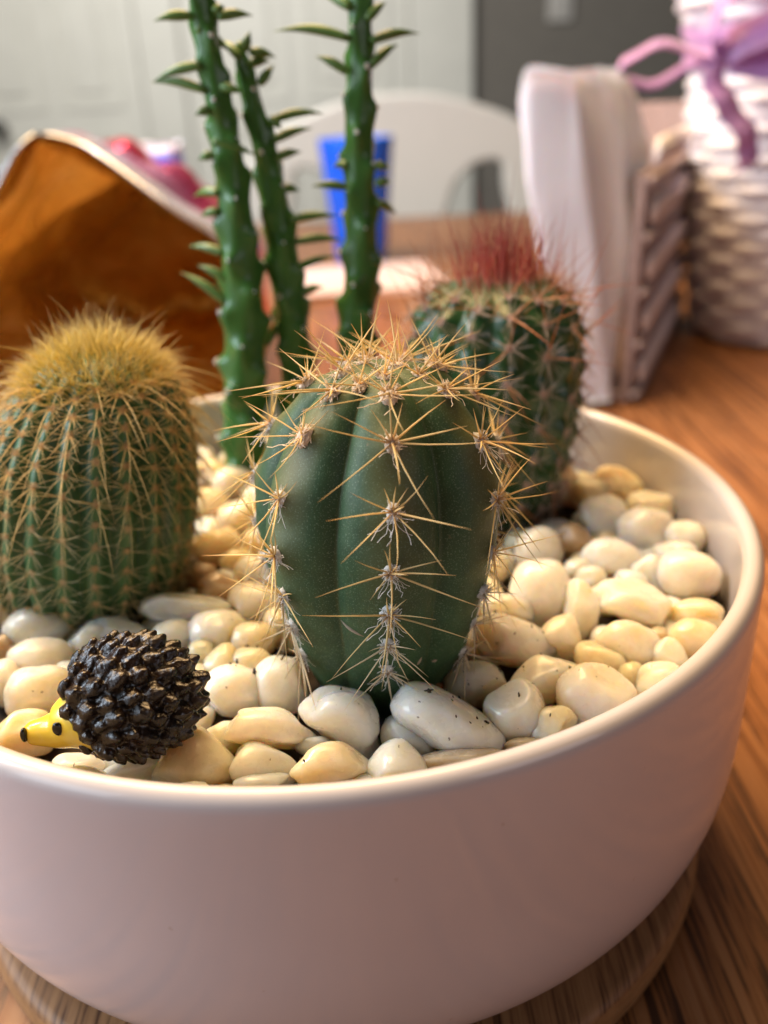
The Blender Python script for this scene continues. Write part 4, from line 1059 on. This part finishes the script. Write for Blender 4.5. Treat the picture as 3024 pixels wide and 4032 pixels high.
def napkin(edge_l, edge_r, y0, depth, fold, top, seed):
    """a folded upright napkin with soft vertical pleats; edges given as (z, x)"""
    def f(u, v):
        z = TZ + 0.05 + u * (top - TZ - 0.05); xl = interp(edge_l, z); xr = interp(edge_r, z)
        ang = 2 * PI * v; c, s = math.cos(ang), math.sin(ang)
        x = (xl + xr) / 2 + (xr - xl) / 2 * math.copysign(abs(c) ** 0.3, c)
        round_top = 1 - 0.10 * abs(c) ** 3 * max(0, u - 0.8) / 0.2
        y = y0 + depth / 2 * math.copysign(abs(s) ** 0.8, s) + fold * (math.sin(x * 21 + seed) + 0.5 * math.sin(x * 47 + seed * 2)) * (0.5 + 0.5 * u)
        sh = 1.0
        if u > 0.97: sh = 0.75
        return V((x, y0 + (y - y0) * sh, TZ + 0.05 + (z - TZ - 0.05) * round_top + 0.035 * u * math.sin(x * 7 + seed)))
    q = MB(); grid_surface(q, f, 60, 90)
    for row in (0, 59):
        c = sum((q.v[row * 90 + j] for j in range(90)), V((0, 0, 0))) / 90; k = len(q.v); q.v.append(c); q.t.append((0.5,) * 3)
        q.f.extend([(k, row * 90 + j, row * 90 + (j + 1) % 90) if row else (k, row * 90 + (j + 1) % 90, row * 90 + j) for j in range(90)])
    return q
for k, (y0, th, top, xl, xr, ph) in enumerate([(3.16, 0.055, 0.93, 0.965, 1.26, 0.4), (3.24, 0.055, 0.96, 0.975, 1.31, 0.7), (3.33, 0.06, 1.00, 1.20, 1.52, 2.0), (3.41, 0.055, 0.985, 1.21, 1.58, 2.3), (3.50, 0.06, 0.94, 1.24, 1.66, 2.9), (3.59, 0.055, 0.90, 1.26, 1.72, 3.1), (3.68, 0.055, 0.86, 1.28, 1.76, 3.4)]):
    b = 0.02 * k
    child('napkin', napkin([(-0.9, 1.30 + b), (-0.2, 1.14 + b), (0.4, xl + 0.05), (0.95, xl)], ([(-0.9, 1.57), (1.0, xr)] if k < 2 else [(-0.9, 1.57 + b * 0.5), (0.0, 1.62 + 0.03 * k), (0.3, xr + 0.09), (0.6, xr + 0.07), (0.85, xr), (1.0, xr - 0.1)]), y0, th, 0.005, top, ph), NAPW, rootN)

# round white wicker basket with a purple ribbon
cx, cy = 3.17, 4.75
rootK = empty('wicker_basket', (cx, cy, TZ), 'white painted wicker basket tied with a purple ribbon bow, at the right', 'basket')
PRK = [(-0.90, 0.40), (-0.88, 0.50), (-0.80, 0.555), (-0.55, 0.60), (0.0, 0.66), (0.6, 0.72), (0.95, 0.73), (1.10, 0.72), (1.22, 0.78), (1.34, 0.85), (1.50, 0.88), (1.62, 0.86)]
def bas(u, v):
    z = -0.9 + u * 2.52; r = interp(PRK, z); a = 2 * PI * v
    row = (z + 0.9) / 0.095; k = math.floor(row); ph = row - k
    w = 0.052 * math.sin(PI * ph) ** 0.6 * (0.72 + 0.28 * math.sin(a * 9 + PI * (k % 2) + 0.8 * noise.noise(V((a * 2, k, 0))))) - 0.012
    return V((cx + (r + w) * math.cos(a), cy + (r + w) * math.sin(a), z))
m = MB(); grid_surface(m, bas, 200, 200)
wk = NT('white_washed_wicker'); wk.set(color=wk.ramp(wk.noise(wk.coord(), 90, 4), [(0.3, (0.64, 0.62, 0.67)), (0.6, (0.78, 0.78, 0.86))]), rough=0.6)
child('woven_body', m, wk.m, rootK)
m = MB(); tube(m, [(cx + 0.87 * math.cos(i / 48 * 2 * PI), cy + 0.87 * math.sin(i / 48 * 2 * PI), 1.63) for i in range(49)], 0.05, 10, False); child('rim', m, wk.m, rootK)
m = MB(); lathe(m, [(0.001, TZ + 0.03), (0.40, TZ + 0.03), (0.40, TZ + 0.002), (0.001, TZ + 0.002)], 48, (cx, cy)); child('base', m, wk.m, rootK)
rb_ = NT('purple_organza'); rb_.set(color=rb_.ramp(rb_.noise(rb_.coord(), 70, 3), [(0.3, (0.60, 0.33, 0.70)), (0.7, (0.76, 0.50, 0.82))]), rough=0.35, sheen=0.4)
tr = rb_.node('ShaderNodeBsdfTranslucent'); tr.inputs['Color'].default_value = (0.66, 0.32, 0.72, 1); mx = rb_.node('ShaderNodeMixShader'); mx.inputs[0].default_value = 0.35
rb_.ln(rb_.b.outputs[0], mx.inputs[1]); rb_.ln(tr.outputs[0], mx.inputs[2]); rb_.ln(mx.outputs[0], rb_.n['Material Output'].inputs['Surface']); RIB = rb_.m
def strip(pts, width, wdir, th=0.012, n=60, closed=False):
    P = catmull(pts, n); q = MB(); w = V(wdir).normalized()
    def f(u, v):
        i = round(u * (n - 1)); p = P[i]; d = (P[min(i + 1, n - 1)] - P[max(i - 1, 0)]).normalized(); nn = d.cross(w).normalized()
        ring = [(-1, -1), (1, -1), (1, 1), (-1, 1)]; a, b = ring[int(v * 4 + 0.01) % 4]
        ripple = 0.015 * math.sin(u * 23)
        return p + w * (a * width / 2) + nn * (b * th / 2 + ripple)
    grid_surface(q, f, n, 4); return q
ribbon = MB()
def band(u, v):
    a = 2 * PI * v; z = 0.96 + u * 0.24; r = interp(PRK, z) + 0.045 + 0.012 * math.sin(a * 31 + 6 * u)
    return V((cx + r * math.cos(a), cy + r * math.sin(a), z + 0.02 * math.sin(a * 5)))
grid_surface(ribbon, band, 8, 180); rbn = child('ribbon', ribbon, RIB, rootK); rbn.modifiers.new('s', 'SOLIDIFY').thickness = 0.0012
K = V((2.42, 4.28, 0))
def bow(pts, w, wd, name):
    o = child(name, strip([V(p) for p in pts], w, wd), RIB, rbn); return o
kz = 1.04
bow([(2.30, 4.0, 1.02), (2.05, 3.92, 1.06), (1.84, 3.86, 1.08), (1.69, 3.84, 1.0), (1.70, 3.86, 0.90), (1.86, 3.92, 0.88), (2.08, 3.98, 0.94), (2.30, 4.02, 1.0)], 0.14, (0.25, 0.85, 0.30), 'bow_loop')
bow([(2.32, 4.0, 1.02), (2.20, 3.92, 1.16), (2.28, 3.88, 1.32), (2.55, 3.86, 1.42), (2.80, 3.9, 1.34), (2.66, 3.95, 1.14), (2.36, 4.02, 1.03)], 0.22, (0.1, 0.8, 0.5), 'bow_loop')
bow([(2.34, 3.96, 1.04), (2.55, 3.84, 1.16), (2.85, 3.78, 1.22), (3.05, 3.8, 1.10), (2.80, 3.85, 0.96), (2.36, 3.98, 1.0)], 0.24, (0.1, 0.6, 0.8), 'bow_loop')
bow([(2.28, 3.98, 1.0), (2.26, 3.92, 0.88), (2.34, 3.88, 0.74), (2.46, 3.88, 0.60), (2.52, 3.90, 0.46), (2.50, 3.92, 0.36)], 0.15, (0.9, 0.25, 0.3), 'ribbon_tail')
m = MB(); vs, fs = ico(3); m.add([V((2.31, 3.99, 1.02)) + V((p.x * 0.09, p.y * 0.07, p.z * 0.075)) * (1 + 0.2 * noise.noise(p * 4)) for p in vs], fs); child('knot', m, RIB, rbn)

# opened foil snack bag lying on its side, mouth towards the bowl
rootS = empty('snack_bag', (-1.35, 3.2, TZ), 'opened foil snack bag with red and purple outside and orange inside', 'snack bag')
MOUTH = [(-1.345, 0.772), (-1.315, 0.768), (-1.20, 0.735), (-1.095, 0.685), (-0.909, 0.555), (-0.72, 0.415), (-0.555, 0.285), (-0.50, 0.10), (-0.50, -0.15), (-0.53, -0.45), (-0.62, -0.72), (-0.85, -0.86), (-1.3, -0.885), (-1.8, -0.88), (-2.15, -0.80), (-2.32, -0.55), (-2.25, -0.20), (-2.05, 0.05), (-1.80, 0.30), (-1.563, 0.515), (-1.42, 0.70)]
def bag_ring(n):
    pts = catmull([(x, 0, z) for x, z in MOUTH] + [(MOUTH[0][0], 0, MOUTH[0][1])], n + 1)[:-1]; return pts
RING = bag_ring(120)
def bagf(off):
    def f(u, v):
        p = RING[int(round(v * 120)) % 120]; y = 2.4 + 3.0 * u + 0.10 * math.sin(v * 2 * PI * 3) * (1 - u)
        c = V((-1.35, 0, -0.30)); q = p - c
        k = 1 + 0.04 * math.sin(PI * min(1, u * 1.3)) - 0.20 * u * u
        zz = c.z + q.z * k * (1 - 0.45 * max(0, u - 0.3)); xx = c.x + q.x * k - 0.22 * u
        w = 0.10 * noise.noise(V((xx * 1.7, y * 1.9, zz * 2.2 + 3))) * min(1, u * 5) + (0.24 * abs(noise.noise(V((xx * 2.3, y * 2.0, zz * 2.5 + 7)))) - 0.06) * min(1, u * 5) + 0.02 * noise.noise(V((xx * 8, y * 7, zz * 8))) * min(1, u * 6)
        nn = V((q.x, 0, q.z)).normalized(); r = V((xx, y, zz)) + nn * (w + off)
        r.z = max(r.z, TZ + 0.006 - off); return r
    return f
INF = NT('orange_foil_lining'); ic = INF.coord()
INF.set(color=INF.ramp(INF.noise(ic, 14, 3, 0.5, 0.8), [(0.3, (0.90, 0.46, 0.05)), (0.7, (1.0, 0.70, 0.20))]), rough=0.28, metal=0.1); INF.bump(INF.noise(ic, 17, 4, 0.55, 1.8), 1.0, 0.02); INF = INF.m
OUTF = mat_foil('printed_foil_sheen', [(0.0, (0.78, 0.80, 0.92)), (0.07, (0.70, 0.66, 0.88)), (0.15, (0.60, 0.30, 0.68)), (0.24, (0.58, 0.10, 0.35)), (0.34, (0.66, 0.04, 0.05)), (0.6, (0.72, 0.10, 0.05)), (0.75, (0.80, 0.34, 0.12)), (1.0, (0.6, 0.06, 0.06))], 0.22, 0.35)  # print colours; the silver-blue band by the mouth is a painted reflection
q = MB(); grid_surface(q, bagf(0.014), 80, 120, True, lambda u, v: (u, 0.5, 0.5)); child('printed_outside', q, OUTF, rootS)
q = MB(); grid_surface(q, bagf(0.0), 60, 120, True)
c = sum((q.v[59 * 120 + j] for j in range(120)), V((0, 0, 0))) / 120; k = len(q.v); q.v.append(c); q.t.append((0.5,) * 3); q.f.extend([(k, 59 * 120 + (j + 1) % 120, 59 * 120 + j) for j in range(120)])
child('orange_lining', q, INF, rootS)
q = MB(); f0 = bagf(0.020)
tube(q, [f0(0, j / 120) for j in range(121)], 0.007, 6, False); child('mouth_edge', q, plain('silver_foil_edge', (0.78, 0.80, 0.86), 0.18, 0.1, 200, metal=0.8), rootS)
FL = [[(-1.338, 2.43, 0.755), (-1.567, 2.43, 0.495), (-1.905, 2.43, 0.345)], [(-1.22, 2.62, 0.66), (-1.58, 2.62, 0.40), (-1.98, 2.62, 0.20)], [(-1.092, 2.75, 0.559), (-1.572, 2.78, 0.33), (-2.03, 2.75, 0.04)]]
q = MB()
def flap(u, v):
    cols = [catmull(row, 21)[round(v * 20)] for row in FL]
    p = catmull(cols, 15)[round(u * 14)]; return p + V((0, 0.02 * noise.noise(p * 4), 0.03 * noise.noise(p * 3)))
grid_surface(q, flap, 15, 21, False); fo = child('folded_flap', q, INF, rootS); fo.modifiers.new('s', 'SOLIDIFY').thickness = 0.0006
# a second packet behind it
m = MB()
def pk(u, v):
    a = 2 * PI * v; c, s = math.cos(a), math.sin(a); e = 0.55
    k = 0.4 + 0.6 * math.sin(PI * min(1, 0.15 + u * 0.85)) ** 0.5
    return V((-1.58 + 0.21 * math.copysign(abs(c) ** e, c), 5.9 + 0.25 * k * math.copysign(abs(s) ** e, s), TZ + 0.003 + u * 1.50 + 0.015 * math.sin(a * 4)))
grid_surface(m, pk, 40, 60)
k = len(m.v); m.v.append(V((-1.58, 5.9, TZ + 1.5))); m.t.append((0.5,) * 3); m.f.extend([(k, 39 * 60 + j, 39 * 60 + (j + 1) % 60) for j in range(60)])
pm = NT('blue_white_packet'); pc = pm.node('ShaderNodeTexCoord'); ps = pm.node('ShaderNodeSeparateXYZ'); pm.ln(pc.outputs['Object'], ps.inputs[0])
pm.set(color=pm.ramp(pm.math('MULTIPLY', ps.outputs['Z'], 5), [(0.705, (0.07, 0.07, 0.60)), (0.735, (0.60, 0.64, 0.85))]), rough=0.35)
m.v = [V(p) - V((-1.58, 5.9, TZ)) for p in m.v]
o = link('snack_packet', m.mesh('snack_packet', pm.m), None, (-1.58, 5.9, TZ)); tag(o, 'blue and white packet standing behind the opened snack bag', 'packet')

# ------------------------------------------------------------------ light
def area(name, loc, target, size, power, color, size_y=None):
    l = bpy.data.lights.new(name, 'AREA'); l.energy = power; l.color = color; l.size = size * U
    if size_y: l.shape = 'RECTANGLE'; l.size_y = size_y * U
    o = bpy.data.objects.new(name, l); COL.objects.link(o); o.location = V(loc) * U
    o.rotation_euler = (V(target) - V(loc)).to_track_quat('-Z', 'Y').to_euler(); return o
area('warm_ceiling_lamp', (-1.7, 3.4, 7.2), (0, 0, 0), 6.5, 23.0, (1.0, 0.64, 0.30))
area('window_light', (-9.5, -7.5, 2.4), (0, 0, 0.4), 4.5, 3.0, (0.76, 0.87, 1.0), 6)
area('side_cool_fill', (-9.5, -0.6, 3.8), (0.8, 2.0, 0.0), 5, 13.0, (0.72, 0.85, 1.0), 6)  # added cool fill for the napkins; no second window known there
area('front_fill_light', (7, -7, 3.0), (0, 0, -0.4), 5, 1.2, (0.94, 0.88, 1.0), 4)  # added neutral fill for the bowl front; stands for no known lamp
area('far_room_light', (-8, 17, 13), (-2, 35, 0), 10, 46.0, (1.0, 0.97, 0.90))
area('chair_fill_light', (-9, 4, 10), (0.5, 15, -1), 4, 22.0, (0.95, 0.97, 1.0))  # added to brighten the chair and cup; no such lamp is known
w = bpy.data.worlds.new('World'); scene.world = w; w.use_nodes = True
w.node_tree.nodes['Background'].inputs['Color'].default_value = (0.95, 0.80, 0.70, 1); w.node_tree.nodes['Background'].inputs['Strength'].default_value = 0.054

# ------------------------------------------------------------------ camera
cd = bpy.data.cameras.new('camera'); cam = bpy.data.objects.new('camera', cd); COL.objects.link(cam)
cd.sensor_fit = 'HORIZONTAL'; cd.sensor_width = 36; cd.lens = 1900 / 1659 * 36; cd.clip_start = 0.005; cd.clip_end = 50
p_, ro = 0.44155, -0.04735
fw = V((0, math.cos(p_), -math.sin(p_))); up = V((0, math.sin(p_), math.cos(p_))); rt = V((1, 0, 0))
c_, s_ = math.cos(ro), math.sin(ro); r2 = rt * c_ + up * s_; u2 = -rt * s_ + up * c_
M = Matrix((r2, u2, -fw)).transposed().to_4x4(); M.translation = CAMP * U; cam.matrix_world = M
cd.dof.use_dof = True; cd.dof.focus_distance = 1.50 * U; cd.dof.aperture_fstop = 13.0
scene.camera = cam
scene.view_settings.view_transform = 'Standard'; scene.view_settings.look = 'None'; scene.view_settings.exposure = -0.12; scene.view_settings.gamma = 1
scene.render.engine = 'CYCLES'
scene.cycles.max_bounces = 8; scene.cycles.use_denoising = True
